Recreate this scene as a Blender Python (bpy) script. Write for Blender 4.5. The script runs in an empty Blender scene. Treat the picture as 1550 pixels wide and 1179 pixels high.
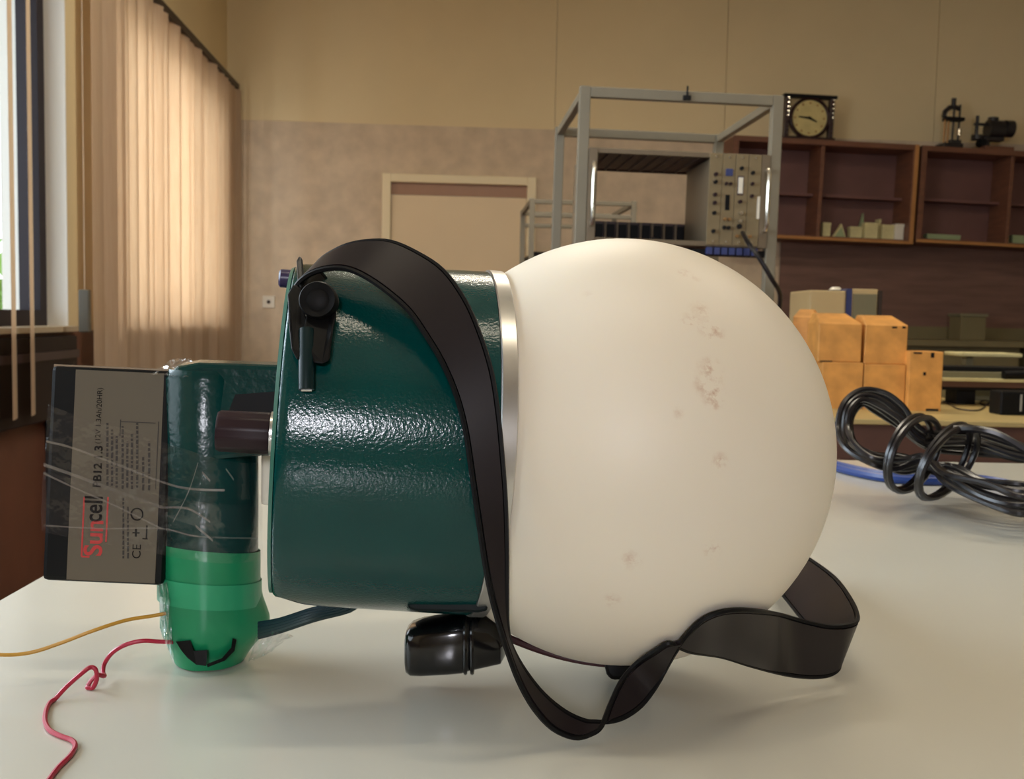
import bpy, math, random
from mathutils import Vector, Matrix, noise as mnoise

random.seed(7)
scene = bpy.context.scene
COL = scene.collection
rad = math.radians

# ------------------------------------------------------------------ camera
FPX = 1520.0
PITCH, ROLL = rad(4.06), 0.02
TABLE_Z = 0.77
EYE = Vector((0, 0, 0.985))
_F = Vector((0, math.cos(PITCH), -math.sin(PITCH)))
_R0 = Vector((1, 0, 0))
_U0 = Vector((0, math.sin(PITCH), math.cos(PITCH)))
CR = math.cos(ROLL) * _R0 + math.sin(ROLL) * _U0
CU = -math.sin(ROLL) * _R0 + math.cos(ROLL) * _U0
CF = _F
cam_d = bpy.data.cameras.new('camera')
cam = bpy.data.objects.new('camera', cam_d)
COL.objects.link(cam)
cam_d.sensor_fit = 'HORIZONTAL'
cam_d.sensor_width = 36.0
cam_d.lens = FPX / 1550.0 * 36.0
cam_d.clip_start = 0.02
cam_d.dof.use_dof = True
cam_d.dof.focus_distance = 0.53
cam_d.dof.aperture_fstop = 24.0
m3 = Matrix((CR, CU, -CF)).transposed()
cam.matrix_world = Matrix.Translation(EYE) @ m3.to_4x4()
scene.camera = cam

# ------------------------------------------------------------------ world, lights, exposure
scene.view_settings.view_transform = 'Standard'
scene.view_settings.look = 'None'
scene.view_settings.gamma = 1.0
scene.view_settings.use_curve_mapping = False
scene.view_settings.exposure = 0.2

w = bpy.data.worlds.new('sky')
scene.world = w
w.use_nodes = True
bg = w.node_tree.nodes['Background']
bg.inputs[0].default_value = (0.82, 0.92, 1.0, 1)
bg.inputs[1].default_value = 3.0

WALL_X0, WALL_SLOPE = -1.51, -0.0618      # left wall: x = WALL_X0 + WALL_SLOPE * s
WU = Vector((WALL_SLOPE, 1, 0)).normalized()
WN = Vector((WU.y, -WU.x, 0))

def WL(s, t, z):
    """point on the left wall: s metres along it, t metres into the room"""
    return Vector((WALL_X0, 0, 0)) + WU * s + WN * t + Vector((0, 0, z))

def area(name, loc, direction, sx, sy, power, color):
    d = bpy.data.lights.new(name, 'AREA')
    d.shape = 'RECTANGLE'; d.size = sx; d.size_y = sy
    d.energy = power; d.color = color
    o = bpy.data.objects.new(name, d); COL.objects.link(o)
    o.location = loc
    o.rotation_euler = Vector(direction).to_track_quat('-Z', 'Z').to_euler()
    return o

DAY = (0.76, 0.88, 1.0)
# daylight through the windows of the left wall and of the wall behind the camera
area('daylight_near_window', WL(1.35, -0.45, 1.6), WN, 3.2, 1.35, 105, DAY)
area('daylight_blind_window', WL(5.4, -0.40, 1.62), WN, 2.2, 1.5, 48, (0.97, 0.97, 1.0))
area('daylight_front_window', (-0.03, -2.72, 1.70), (0, 1, 0), 0.40, 0.32, 36, (0.93, 0.92, 1.0))

# ------------------------------------------------------------------ helpers
def lin(c):
    return tuple((v / 255 / 12.92) if v / 255 <= 0.04045 else ((v / 255 + 0.055) / 1.055) ** 2.4 for v in c)

MATS = {}
def mat(name, rgb, rough=0.5, metal=0.0, var=0.0, vscale=6.0, bump=0.0, bscale=60.0, spec=0.5, coat=0.0, stretch=None, emit=0.0, trans=0.0, alpha=None, bdist=0.002):
    """procedural principled material: noise colour variation and fine bump in object space"""
    m = bpy.data.materials.new(name); m.use_nodes = True
    nt = m.node_tree; b = nt.nodes['Principled BSDF']
    c = lin(rgb)
    b.inputs['Base Color'].default_value = (*c, 1)
    b.inputs['Roughness'].default_value = rough
    b.inputs['Metallic'].default_value = metal
    b.inputs['Specular IOR Level'].default_value = spec
    b.inputs['Coat Weight'].default_value = coat
    b.inputs['Coat Roughness'].default_value = 0.1
    if emit:
        b.inputs['Emission Color'].default_value = (*c, 1)
        b.inputs['Emission Strength'].default_value = emit
    tc = nt.nodes.new('ShaderNodeTexCoord'); vec = tc.outputs['Object']
    if stretch:
        mp = nt.nodes.new('ShaderNodeMapping'); mp.inputs['Scale'].default_value = stretch
        nt.links.new(vec, mp.inputs['Vector']); vec = mp.outputs['Vector']
    if var:
        n = nt.nodes.new('ShaderNodeTexNoise'); n.inputs['Scale'].default_value = vscale; n.inputs['Detail'].default_value = 5
        nt.links.new(vec, n.inputs['Vector'])
        r = nt.nodes.new('ShaderNodeValToRGB')
        r.color_ramp.elements[0].position = 0.3; r.color_ramp.elements[1].position = 0.7
        r.color_ramp.elements[0].color = (*[v * (1 - var) for v in c], 1)
        r.color_ramp.elements[1].color = (*[min(1, v * (1 + var)) for v in c], 1)
        nt.links.new(n.outputs['Fac'], r.inputs['Fac'])
        nt.links.new(r.outputs['Color'], b.inputs['Base Color'])
    if bump:
        n2 = nt.nodes.new('ShaderNodeTexNoise'); n2.inputs['Scale'].default_value = bscale; n2.inputs['Detail'].default_value = 2
        nt.links.new(vec, n2.inputs['Vector'])
        bp = nt.nodes.new('ShaderNodeBump'); bp.inputs['Strength'].default_value = bump; bp.inputs['Distance'].default_value = bdist
        nt.links.new(n2.outputs['Fac'], bp.inputs['Height'])
        nt.links.new(bp.outputs['Normal'], b.inputs['Normal'])
    MATS[name] = m
    return m

def clear_mat(name, gloss, rough, tint=(1, 1, 1), bump=0.0, bscale=40, haze=0.0, hazecol=(.8, .8, .8)):
    """thin clear sheet: mostly see-through with a glossy film"""
    m = bpy.data.materials.new(name); m.use_nodes = True
    nt = m.node_tree; nt.nodes.clear()
    out = nt.nodes.new('ShaderNodeOutputMaterial')
    t = nt.nodes.new('ShaderNodeBsdfTransparent'); t.inputs[0].default_value = (*tint, 1)
    g = nt.nodes.new('ShaderNodeBsdfGlossy'); g.inputs['Roughness'].default_value = rough
    mx = nt.nodes.new('ShaderNodeMixShader'); mx.inputs[0].default_value = gloss
    nt.links.new(t.outputs[0], mx.inputs[1]); nt.links.new(g.outputs[0], mx.inputs[2])
    last = mx
    if haze:
        d = nt.nodes.new('ShaderNodeBsdfDiffuse'); d.inputs[0].default_value = (*hazecol, 1)
        m2 = nt.nodes.new('ShaderNodeMixShader'); m2.inputs[0].default_value = haze
        nt.links.new(mx.outputs[0], m2.inputs[1]); nt.links.new(d.outputs[0], m2.inputs[2]); last = m2
    if bump:
        tc = nt.nodes.new('ShaderNodeTexCoord')
        n = nt.nodes.new('ShaderNodeTexNoise'); n.inputs['Scale'].default_value = bscale; n.inputs['Detail'].default_value = 3
        nt.links.new(tc.outputs['Object'], n.inputs['Vector'])
        bp = nt.nodes.new('ShaderNodeBump'); bp.inputs['Strength'].default_value = bump; bp.inputs['Distance'].default_value = 0.004
        nt.links.new(n.outputs['Fac'], bp.inputs['Height']); nt.links.new(bp.outputs['Normal'], g.inputs['Normal'])
    nt.links.new(last.outputs[0], out.inputs[0])
    return m

ROOT = {}
def rootloc(o):
    while o is not None:
        if o in ROOT: return ROOT[o]
        o = o.parent
    return Vector((0, 0, 0))

def tag(o, label=None, cat=None, group=None, kind=None):
    if label: o['label'] = label
    if cat: o['category'] = cat
    if group: o['group'] = group
    if kind: o['kind'] = kind
    return o

def thing(name, loc, label, cat, group=None):
    o = bpy.data.objects.new(name, None); COL.objects.link(o)
    o.empty_display_size = 0.05
    o.location = loc; ROOT[o] = Vector(loc)
    return tag(o, label, cat, group)

class MB:
    """mesh builder in world coordinates"""
    def __init__(s): s.v = []; s.f = []
    def add(s, vs, fs):
        k = len(s.v); s.v += [Vector(p) for p in vs]; s.f += [tuple(i + k for i in f) for f in fs]; return s
    def box(s, x0, x1, y0, y1, z0, z1, M=None):
        vs = [Vector((x, y, z)) for z in (z0, z1) for y in (y0, y1) for x in (x0, x1)]
        if M is not None: vs = [M @ p for p in vs]
        return s.add(vs, [(0, 2, 3, 1), (4, 5, 7, 6), (0, 1, 5, 4), (1, 3, 7, 5), (3, 2, 6, 7), (2, 0, 4, 6)])
    def loft(s, rings, cap=True, closed=False):
        n = len(rings[0]); vs = [p for r in rings for p in r]; fs = []
        m = len(rings)
        for i in range(m if closed else m - 1):
            a, b = i * n, ((i + 1) % m) * n
            for j in range(n):
                k = (j + 1) % n
                fs.append((a + j, a + k, b + k, b + j))
        if cap and not closed:
            fs.append(tuple(range(n - 1, -1, -1))); fs.append(tuple((m - 1) * n + j for j in range(n)))
        return s.add(vs, fs)
    def tube(s, pts, r, n=8, closed=False):
        pts = [Vector(p) for p in pts]; rings = []; N = len(pts); up = None
        for i, p in enumerate(pts):
            if closed: t = (pts[(i + 1) % N] - pts[i - 1])
            else: t = pts[min(i + 1, N - 1)] - pts[max(i - 1, 0)]
            t.normalize()
            if up is None:
                up = t.orthogonal().normalized()
            up = (up - t * up.dot(t))
            if up.length < 1e-6: up = t.orthogonal()
            up.normalize(); side = t.cross(up)
            rr = r[i] if isinstance(r, (list, tuple)) else r
            rings.append([p + (up * math.cos(2 * math.pi * k / n) + side * math.sin(2 * math.pi * k / n)) * rr for k in range(n)])
        return s.loft(rings, cap=not closed, closed=closed)
    def lathe(s, prof, M, n=48, ring=False):
        """prof: (axial, radius) pairs, axis = local Z of M"""
        rings = [[M @ Vector((r * math.cos(2 * math.pi * k / n), r * math.sin(2 * math.pi * k / n), a)) for k in range(n)] for a, r in prof]
        return s.loft(rings, closed=ring)
    def ribbon(s, A, B, thick):
        """strip between two edge curves with real thickness"""
        N = len(A); rings = []
        for i in range(N):
            t = (A[min(i + 1, N - 1)] + B[min(i + 1, N - 1)]) - (A[max(i - 1, 0)] + B[max(i - 1, 0)])
            w_ = (B[i] - A[i])
            nrm = t.cross(w_)
            nrm = nrm.normalized() if nrm.length > 1e-9 else Vector((0, -1, 0))
            h = nrm * thick / 2; e = w_.normalized() * thick * 0.5 if w_.length else Vector()
            rings.append([A[i] + h + e, B[i] + h - e, B[i] - h - e, A[i] - h + e])
        return s.loft(rings)
    def prism(s, front, back):
        n = len(front)
        fs = [tuple(range(n)), tuple(range(2 * n - 1, n - 1, -1))]
        for i in range(n):
            j = (i + 1) % n
            fs.append((i, i + n, j + n, j))
        return s.add(list(front) + list(back), fs)
    def build(s, name, material, parent=None, smooth=False, bevel=0.0, seg=2, label=None, origin=None):
        base = rootloc(parent) if parent is not None else Vector((0, 0, 0))
        loc = Vector((0, 0, 0))
        if parent is None and origin is not None: loc = Vector(origin); base = loc
        me = bpy.data.meshes.new(name)
        me.from_pydata([tuple(p - base) for p in s.v], [], s.f)
        import bmesh
        bm = bmesh.new(); bm.from_mesh(me)
        bmesh.ops.recalc_face_normals(bm, faces=bm.faces)
        bm.to_mesh(me); bm.free()
        me.materials.append(material)
        o = bpy.data.objects.new(name, me); COL.objects.link(o)
        o.location = loc
        if parent is not None: o.parent = parent
        else: ROOT[o] = loc
        if smooth:
            me.polygons.foreach_set('use_smooth', [True] * len(me.polygons))
            md = o.modifiers.new('edges', 'EDGE_SPLIT'); md.split_angle = rad(40)
        if bevel:
            b = o.modifiers.new('bevel', 'BEVEL'); b.width = bevel; b.segments = seg; b.limit_method = 'ANGLE'; b.angle_limit = rad(40)
        if label: o['label'] = label
        return o

def spline(pts, per=6):
    """Catmull-Rom through points (any dimension)"""
    P_ = [Vector(p) for p in pts]; out = []
    for i in range(len(P_) - 1):
        p0, p1, p2, p3 = P_[max(i - 1, 0)], P_[i], P_[i + 1], P_[min(i + 2, len(P_) - 1)]
        for k in range(per):
            t = k / per
            out.append(0.5 * ((2 * p1) + (p2 - p0) * t + (2 * p0 - 5 * p1 + 4 * p2 - p3) * t * t + (3 * p1 - p0 - 3 * p2 + p3) * t ** 3))
    out.append(P_[-1]); return out

def ray(px, py): return CF + CR * ((px - 775) / FPX) - CU * ((py - 589.5) / FPX)
def P(px, py, d): return EYE + ray(px, py) * d
def onz(px, py, z):
    r = ray(px, py); return EYE + r * ((z - EYE.z) / r.z)
def onplane(px, py, p0, n):
    r = ray(px, py); return EYE + r * ((p0 - EYE).dot(n) / r.dot(n))
def frame(loc, yaw=0, roll=0):
    return Matrix.Translation(loc) @ Matrix.Rotation(yaw, 4, 'Z') @ Matrix.Rotation(roll, 4, 'Y')
def axis_frame(loc, zdir, hint=Vector((0, 0, 1))):
    z = Vector(zdir).normalized(); x = hint.cross(z)
    if x.length < 1e-4: x = Vector((1, 0, 0))
    x.normalize(); y = z.cross(x)
    return Matrix.Translation(loc) @ Matrix((x, y, z)).transposed().to_4x4()

# ------------------------------------------------------------------ materials
M_wall_up = mat('wall_paint', (226, 208, 166), 0.7, var=0.05, vscale=1.2, bump=0.08, bscale=180)
M_wall_lo = mat('wall_covering', (206, 188, 162), 0.75, var=0.12, vscale=9, bump=0.15, bscale=70)
M_wall_plain = mat('plaster', (200, 188, 160), 0.8, var=0.04, vscale=2)
M_ceiling = mat('ceiling_paint', (225, 215, 190), 0.85, var=0.03, vscale=2)
M_floor = mat('floor_vinyl', (118, 80, 62), 0.45, var=0.15, vscale=5)
M_dado = mat('dado_brown', (104, 68, 54), 0.5, var=0.15, vscale=4)
M_darkwood = mat('dark_wood_panel', (116, 86, 76), 0.55, var=0.18, vscale=3, stretch=(1, 1, 8))
M_cabwood = mat('cabinet_wood', (114, 74, 54), 0.5, var=0.18, vscale=4, stretch=(1.5, 1.5, 10))
M_cabin = mat('cabinet_inside', (116, 80, 74), 0.6, var=0.15, vscale=3)
M_cabedge = mat('cabinet_edge', (176, 124, 70), 0.5, var=0.1)
M_doorframe = mat('door_frame_paint', (236, 222, 186), 0.5)
M_doorleaf = mat('door_leaf_paint', (228, 208, 172), 0.5, var=0.03, vscale=2)
M_transom = mat('transom_panel', (156, 116, 86), 0.4, var=0.05)
M_winframe = mat('window_frame_dark', (34, 26, 34), 0.5, spec=.3)
M_sill = mat('window_sill_paint', (180, 165, 140), 0.5)
M_glass = clear_mat('window_glass', 0.06, 0.02)
M_plastic_white = mat('white_plastic', (226, 220, 204), 0.4, var=0.02)
M_dark = mat('matt_black', (14, 14, 16), 0.6, spec=0.25)
M_rail = mat('blind_rail_metal', (52, 40, 34), 0.5)
M_table = mat('table_laminate', (208, 206, 194), 0.2, var=0.015, vscale=5, bump=0.02, bscale=14, spec=0.55)
M_tabledge = mat('table_edge', (120, 84, 58), 0.5, var=0.1)
M_steel = mat('grey_steel', (150, 148, 140), 0.45, metal=0.2, var=0.05)
M_rackgrey = mat('rack_grey_paint', (126, 118, 100), 0.5, var=0.05, vscale=9)
M_crate = mat('crate_aluminium', (118, 104, 84), 0.5, metal=0.3, var=0.06)
M_cratedark = mat('crate_dark', (70, 52, 52), 0.5, var=0.12, vscale=30)
M_chrome = mat('chrome', (220, 214, 200), 0.2, metal=0.9)
M_module = mat('module_panel', (128, 112, 82), 0.5, metal=0.1, var=0.08, vscale=30)
M_black = mat('black_plastic', (9, 9, 11), 0.5, spec=0.2)
M_bluepl = mat('blue_plastic', (52, 62, 110), 0.4, var=0.1)
M_brick = mat('yellow_paint', (210, 148, 74), 0.5, var=0.2, vscale=22, bump=0.2, bscale=60)
M_bench = mat('bench_laminate', (186, 164, 110), 0.4, var=0.06, vscale=5)
M_benchfront = mat('bench_front', (92, 62, 50), 0.5, var=0.1)
M_beige = mat('beige_case', (196, 174, 128), 0.5, var=0.03)
M_greygreen = mat('grey_green_panel', (122, 118, 92), 0.5, var=0.05)
M_olive = mat('olive_cabinet', (118, 108, 76), 0.6, var=0.08, vscale=5)
M_cream = mat('cream_card', (206, 196, 146), 0.7, var=0.1, vscale=20)
M_palegreen = mat('pale_green_card', (150, 164, 124), 0.6, var=0.05)
M_instr = mat('instrument_black', (30, 28, 32), 0.35, var=0.2, vscale=40)
M_brass = mat('brass', (170, 130, 84), 0.35, metal=0.7)
M_greenpaint = mat('green_hammer_paint', (0, 62, 60), 0.16, spec=.4, var=0.06, vscale=40, bump=0.30, bscale=620, bdist=0.0006)
M_alu = mat('brushed_aluminium', (206, 204, 200), 0.28, metal=0.9, var=0.08, vscale=60)
M_rubber = mat('black_rubber_strap', (27, 20, 23), 0.38, var=0.15, vscale=30, spec=0.35)
M_strapedge = M_rubber
M_black_gloss = mat('glossy_black_plastic', (8, 8, 10), 0.16, coat=0.4)
M_green_tube = mat('dark_green_tube', (4, 52, 50), 0.22, spec=.35, var=0.15, vscale=30, bump=0.25, bscale=180, bdist=0.0015)
M_greentape = mat('bright_green_tape', (26, 140, 92), 0.35, var=0.12, vscale=18, bump=0.3, bscale=60)
M_greentape2 = mat('light_green_tape', (44, 160, 112), 0.35, var=0.1, vscale=18, bump=0.3, bscale=60)
M_knob = mat('dark_maroon_knob', (40, 22, 28), 0.4, spec=.3)
M_batt_black = mat('battery_case', (8, 10, 11), 0.45, spec=0.22)
M_label_grey = mat('battery_label', (100, 92, 78), 0.5, spec=.25, var=0.02)
M_ink = mat('black_ink', (16, 13, 13), 0.7, spec=.15)
M_ink_soft = mat('grey_ink', (46, 40, 36), 0.6)
M_red_ink = mat('red_ink', (186, 50, 48), 0.6)
M_tapeclear = clear_mat('clear_tape', 0.045, 0.10, bump=0.6, bscale=60, haze=0.012)
M_tapecrease = clear_mat('clear_tape_crease', 0.16, 0.2, haze=0.06, hazecol=(.75, .73, .68))
M_wire_y = mat('yellow_wire', (188, 140, 44), 0.35)
M_wire_r = mat('red_wire', (176, 34, 62), 0.35)
M_cable = mat('black_cable', (20, 17, 21), 0.3, var=0.1)
M_bluecable = mat('blue_cable', (34, 62, 128), 0.35)
M_leaf = mat('leaves', (120, 160, 60), 0.6, var=0.3, vscale=3)
M_bark = mat('bark', (80, 62, 46), 0.8, var=0.2)
M_soil = mat('outside_ground', (150, 150, 120), 0.9, var=0.2)
M_tube = mat('fluorescent_tube', (255, 236, 200), 0.5, emit=9.0)
M_lampbody = mat('lamp_housing', (230, 226, 214), 0.4)
M_dial = mat('clock_dial', (206, 190, 130), 0.3, var=0.12, vscale=14, coat=0.8)
M_clockframe = mat('clock_frame_dark', (46, 24, 24), 0.35, var=0.2, vscale=30)

# translucent blind fabric
M_slat = bpy.data.materials.new('blind_fabric'); M_slat.use_nodes = True
nt = M_slat.node_tree; nt.nodes.clear()
o_ = nt.nodes.new('ShaderNodeOutputMaterial'); d_ = nt.nodes.new('ShaderNodeBsdfDiffuse'); t_ = nt.nodes.new('ShaderNodeBsdfTranslucent')
tc_ = nt.nodes.new('ShaderNodeTexCoord'); n_ = nt.nodes.new('ShaderNodeTexNoise'); n_.inputs['Scale'].default_value = 120
mp_ = nt.nodes.new('ShaderNodeMapping'); mp_.inputs['Scale'].default_value = (1, 1, 0.05)
r_ = nt.nodes.new('ShaderNodeValToRGB')
r_.color_ramp.elements[0].color = (*lin((222, 200, 174)), 1); r_.color_ramp.elements[1].color = (*lin((240, 226, 206)), 1)
mx_ = nt.nodes.new('ShaderNodeMixShader'); mx_.inputs[0].default_value = 0.55
nt.links.new(tc_.outputs['Object'], mp_.inputs[0]); nt.links.new(mp_.outputs[0], n_.inputs['Vector'])
nt.links.new(n_.outputs['Fac'], r_.inputs['Fac'])
nt.links.new(r_.outputs[0], d_.inputs[0]); nt.links.new(r_.outputs[0], t_.inputs[0])
nt.links.new(d_.outputs[0], mx_.inputs[1]); nt.links.new(t_.outputs[0], mx_.inputs[2]); nt.links.new(mx_.outputs[0], o_.inputs[0])

# ------------------------------------------------------------------ room shell
def struct(o): o['kind'] = 'structure'; return o
CEIL = 3.35
YAW = rad(3.5)
BU = Vector((math.cos(YAW), math.sin(YAW), 0)); BN = Vector((math.sin(YAW), -math.cos(YAW), 0))   # back wall: along, into room
BO = Vector((0, 6.9, 0))
MBK = Matrix.Translation(BO) @ Matrix((BU, -BN, Vector((0, 0, 1)))).transposed().to_4x4()           # local x along wall, y away from the room
def BW(px, py, off=0.0):
    """pixel -> (u, z) on the back wall plane moved off metres into the room"""
    p = onplane(px, py, BO + BN * off, BN); return (p - BO).dot(BU), p.z
RIGHT_X = 4.6; FRONT_Y = -2.6
struct(MB().box(-3.2, RIGHT_X + .2, FRONT_Y - .2, 7.6, -0.1, 0.0).build('floor', M_floor))
struct(MB().box(-3.2, RIGHT_X + .2, FRONT_Y - .2, 7.6, CEIL, CEIL + .1).build('ceiling', M_ceiling))
struct(MB().box(RIGHT_X, RIGHT_X + .15, FRONT_Y, 7.4, 0, CEIL).build('wall_right', M_wall_plain))

# back wall with painted panels above and wall covering below
wb = struct(MB().box(-2.6, 5.0, 0.012, 0.2, 0, CEIL, MBK).build('wall_back', M_wall_plain))
ulimit = BW(600, 189)[1]
seams = [-2.4, BW(842, 90)[0], BW(1101, 60)[0], BW(1420, 60)[0], 4.9]
for a, b in zip(seams[:-1], seams[1:]):
    MB().box(a + .002, b - .002, 0.0, 0.012, ulimit, CEIL, MBK).build('paint_panel', M_wall_up, wb)
lows = [-2.4, BW(842, 290)[0], BW(1183, 290)[0], 4.9]
for a, b in zip(lows[:-1], lows[1:]):
    MB().box(a + .001, b - .001, -0.006, 0.012, 0, ulimit, MBK).build('covering_panel', M_wall_lo, wb)
struct(MB().box(-2.1, BW(575, 400)[0], -0.02, -0.006, 0, 0.09, MBK).build('baseboard_back', M_dado))

# dark wooden panel behind the cabinets and bench
u0 = BW(1184, 400)[0]
struct(MB().box(u0 - .02, 4.8, -0.022, -0.006, 0.7, BW(1300, 300)[1] + 0.35, MBK).build('trim_1', M_darkwood))

# left wall pieces around its windows
SILL, HEAD = 0.90, 2.32
def wl_box(mb, s0, s1, t0, t1, z0, z1):
    M = Matrix.Translation(WL(0, 0, 0)) @ Matrix((WU, WN, Vector((0, 0, 1)))).transposed().to_4x4()
    return mb.box(s0, s1, t0, t1, z0, z1, M)
W1 = (-0.4, 3.98); W2 = (4.42, 6.42)
mb = MB()
wl_box(mb, -2.7, 7.2, -0.25, 0, SILL - .0, SILL + .0005)
mb = MB()
wl_box(mb, -2.7, 7.2, -0.25, 0, HEAD, CEIL)
wl_box(mb, -2.7, W1[0], -0.25, 0, SILL, HEAD)
wl_box(mb, W1[1], W2[0], -0.25, 0, SILL, HEAD)
wl_box(mb, W2[1], 7.2, -0.25, 0, SILL, HEAD)
wleft = struct(mb.build('wall_left', M_wall_up))
mb = MB(); wl_box(mb, -2.7, 7.2, -0.25, 0.012, 0, SILL); mb.build('dado_panel', M_dado, wleft)
def window(n, s0, s1, mull):
    mb = MB()
    wl_box(mb, s0, s1, -.16, -.08, SILL + .02, SILL + .08); wl_box(mb, s0, s1, -.16, -.08, HEAD - .06, HEAD)
    for a in mull: wl_box(mb, a - .035, a + .035, -.16, -.08, SILL + .08, HEAD - .06)
    fr = struct(mb.build('window_%d' % n, M_winframe))
    xs = sorted(mull)
    for a, b in zip(xs[:-1], xs[1:]):
        g = MB(); wl_box(g, a + .035, b - .035, -.125, -.119, SILL + .08, HEAD - .06); g.build('pane', M_glass, fr)
    g = MB(); wl_box(g, s0, s1, -.25, .05, SILL, SILL + .02); g.build('sill', M_sill, fr)
    return fr
mb = MB(); wl_box(mb, W1[1] - .008, W1[1] - .0005, -.25, -.001, SILL + .02, HEAD); mb.build('jamb_lining', mat('white_jamb', (240, 238, 232), .5), wleft)
window(1, W1[0], W1[1], [W1[0] + .035, 0.7, 1.75, 2.75, 3.52, W1[1] - .035])
window(2, W2[0], W2[1], [W2[0] + .035, 5.1, 5.75, W2[1] - .035])

# wall behind the camera with its own window
FX0, FX1, FZ0, FZ1 = -.29, .23, 1.48, 1.92
mb = MB()
mb.box(-1.7, FX0, FRONT_Y - .15, FRONT_Y, 0, CEIL); mb.box(FX1, RIGHT_X, FRONT_Y - .15, FRONT_Y, 0, CEIL)
mb.box(FX0, FX1, FRONT_Y - .15, FRONT_Y, 0, FZ0); mb.box(FX0, FX1, FRONT_Y - .15, FRONT_Y, FZ1, CEIL)
struct(mb.build('wall_front', M_wall_plain))
mb = MB()
mb.box(FX0, FX1, FRONT_Y - .1, FRONT_Y - .04, FZ0, FZ0 + .04); mb.box(FX0, FX1, FRONT_Y - .1, FRONT_Y - .04, FZ1 - .04, FZ1)
for x in (FX0, FX1 - .04): mb.box(x, x + .04, FRONT_Y - .1, FRONT_Y - .04, FZ0 + .04, FZ1 - .04)
fw = struct(mb.build('window_3', M_winframe))
MB().box(FX0 + .04, FX1 - .04, FRONT_Y - .072, FRONT_Y - .066, FZ0 + .04, FZ1 - .04).build('pane', M_glass, fw)

# door in the back wall
ua, z1 = BW(579, 266); ub, _ = BW(811, 272); z1 = (BW(579, 264)[1] + BW(811, 269)[1]) / 2
ia, ib = BW(592, 300)[0], BW(797, 300)[0]
zi = BW(690, 279)[1]; zt = BW(690, 297)[1]
mb = MB(); mb.box(ua, ia, -.05, -.004, 0, z1, MBK); mb.box(ib, ub, -.05, -.004, 0, z1, MBK); mb.box(ia, ib, -.05, -.004, zi, z1, MBK)
door = struct(mb.build('door_1', M_doorframe, bevel=0.004))
MB().box(ia, ib, -.015, -.004, zt, zi, MBK).build('transom', M_transom, door)
MB().box(ia + .005, ib - .005, -.026, -.004, 0.01, zt - .004, MBK).build('door_leaf', M_doorleaf, door)

# ------------------------------------------------------------------ vertical blinds
RAIL_Z = 2.46
BT = 0.07
def blind(name, label, s0, s1, pitch, zbot, angs, width=0.125, cord=None):
    t = thing(name, WL((s0 + s1) / 2, BT, RAIL_Z), label, 'blind')
    mb = MB(); wl_box(mb, s0 - (.05 if s0 < 4 else .4), s1 + .05, BT - .03, BT + .02, RAIL_Z - .01, RAIL_Z + .025); mb.build('rail', M_rail, t)
    n = int(round((s1 - s0) / pitch)) + 1
    for i in range(n):
        s = s0 + i * pitch
        a = angs(i)
        c = WL(s, BT, 0)
        dv = (WU * math.cos(a) + WN * math.sin(a)); nv = Vector((dv.y, -dv.x, 0))
        rings = []
        for z in (zbot, RAIL_Z - .012):
            rg = []
            for k in range(5):
                q = (k / 4 - .5)
                rg.append(c + dv * q * width + nv * (.25 - q * q) * .02 + Vector((0, 0, z)))
            for k in range(4, -1, -1):
                q = (k / 4 - .5)
                rg.append(c + dv * q * width + nv * ((.25 - q * q) * .02 - .0012) + Vector((0, 0, z)))
            rings.append(rg)
        MB().loft(rings).build('slat', M_slat, t, smooth=True)
    if cord:
        for (ds, zlo) in cord:
            MB().tube([WL(ds, BT + .06, RAIL_Z - .01), WL(ds, BT + .06, zlo)], .002, 6).build('cord', M_slat, t)
            M = frame(WL(ds, BT + .06, zlo))
            MB().box(-.02, .02, -.012, .012, -.16, 0, M).build('cord_weight', mat('cord_weight', (96, 92, 80), .5), t, bevel=.004)
    return t
rs = random.Random(3)
blind('vertical_blind', 'closed tan vertical blind glowing with daylight beside the back wall corner', 4.12, 6.70, 0.112, 0.60,
      lambda i: rs.choice((-.12, .0, .1, .2, .35, .5)), cord=[(3.79, 1.06)])
blind('vertical_blind', 'open vertical blind with edge-on slats in front of the bright dark-framed window', 2.3, 3.46, 0.145, 0.62,
      lambda i: -.30)

ht = thing('convector_heater', WL(2.4, .08, .55), 'dark long convector heater under the bright window', 'heater')
mb = MB(); wl_box(mb, .8, 3.93, .014, .05, .58, .885); mb.build('casing', mat('heater_dark', (26, 20, 24), .5, spec=.3), ht, bevel=.004)
mb = MB(); wl_box(mb, .8, 3.93, .05, .058, .80, .83); mb.build('rail', mat('heater_rail', (58, 46, 50), .4), ht)
for sx in (1.0, 2.3, 3.7):
    mb = MB(); wl_box(mb, sx, sx + .05, .014, .05, .0, .58); mb.build('bracket', M_dark, ht)

# tree and ground outside
struct(MB().box(-14, -1.95, -6, 14, -0.6, -0.5).build('ground_outside', M_soil))
def tree(loc, h, label):
    t = thing('garden_tree', loc, label, 'tree', )
    MB().tube([Vector(loc), Vector(loc) + Vector((.1, 0, h * .5)), Vector(loc) + Vector((0, .1, h))], [.12, .09, .04], 8).build('trunk', M_bark, t, smooth=True)
    mb = MB(); rr = random.Random(5)
    for i in range(900):
        d = Vector((rr.gauss(0, 1), rr.gauss(0, 1), rr.gauss(0, .8))); d.normalize()
        c = Vector(loc) + Vector((0, 0, h * .85)) + Vector((d.x * 1.1, d.y * 1.1, d.z * .8)) * rr.uniform(.5, 1)
        a = Vector((rr.uniform(-1, 1), rr.uniform(-1, 1), rr.uniform(-1, 1))).normalized() * .12
        b = a.orthogonal().normalized() * .06
        mb.add([c - a, c + b, c + a, c - b], [(0, 1, 2, 3)])
    mb.build('foliage', M_leaf, t)['kind'] = 'stuff'
tree((-5.2, 9.0, -.5), 1.6, 'sunlit green garden tree outside the bright window')

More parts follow.
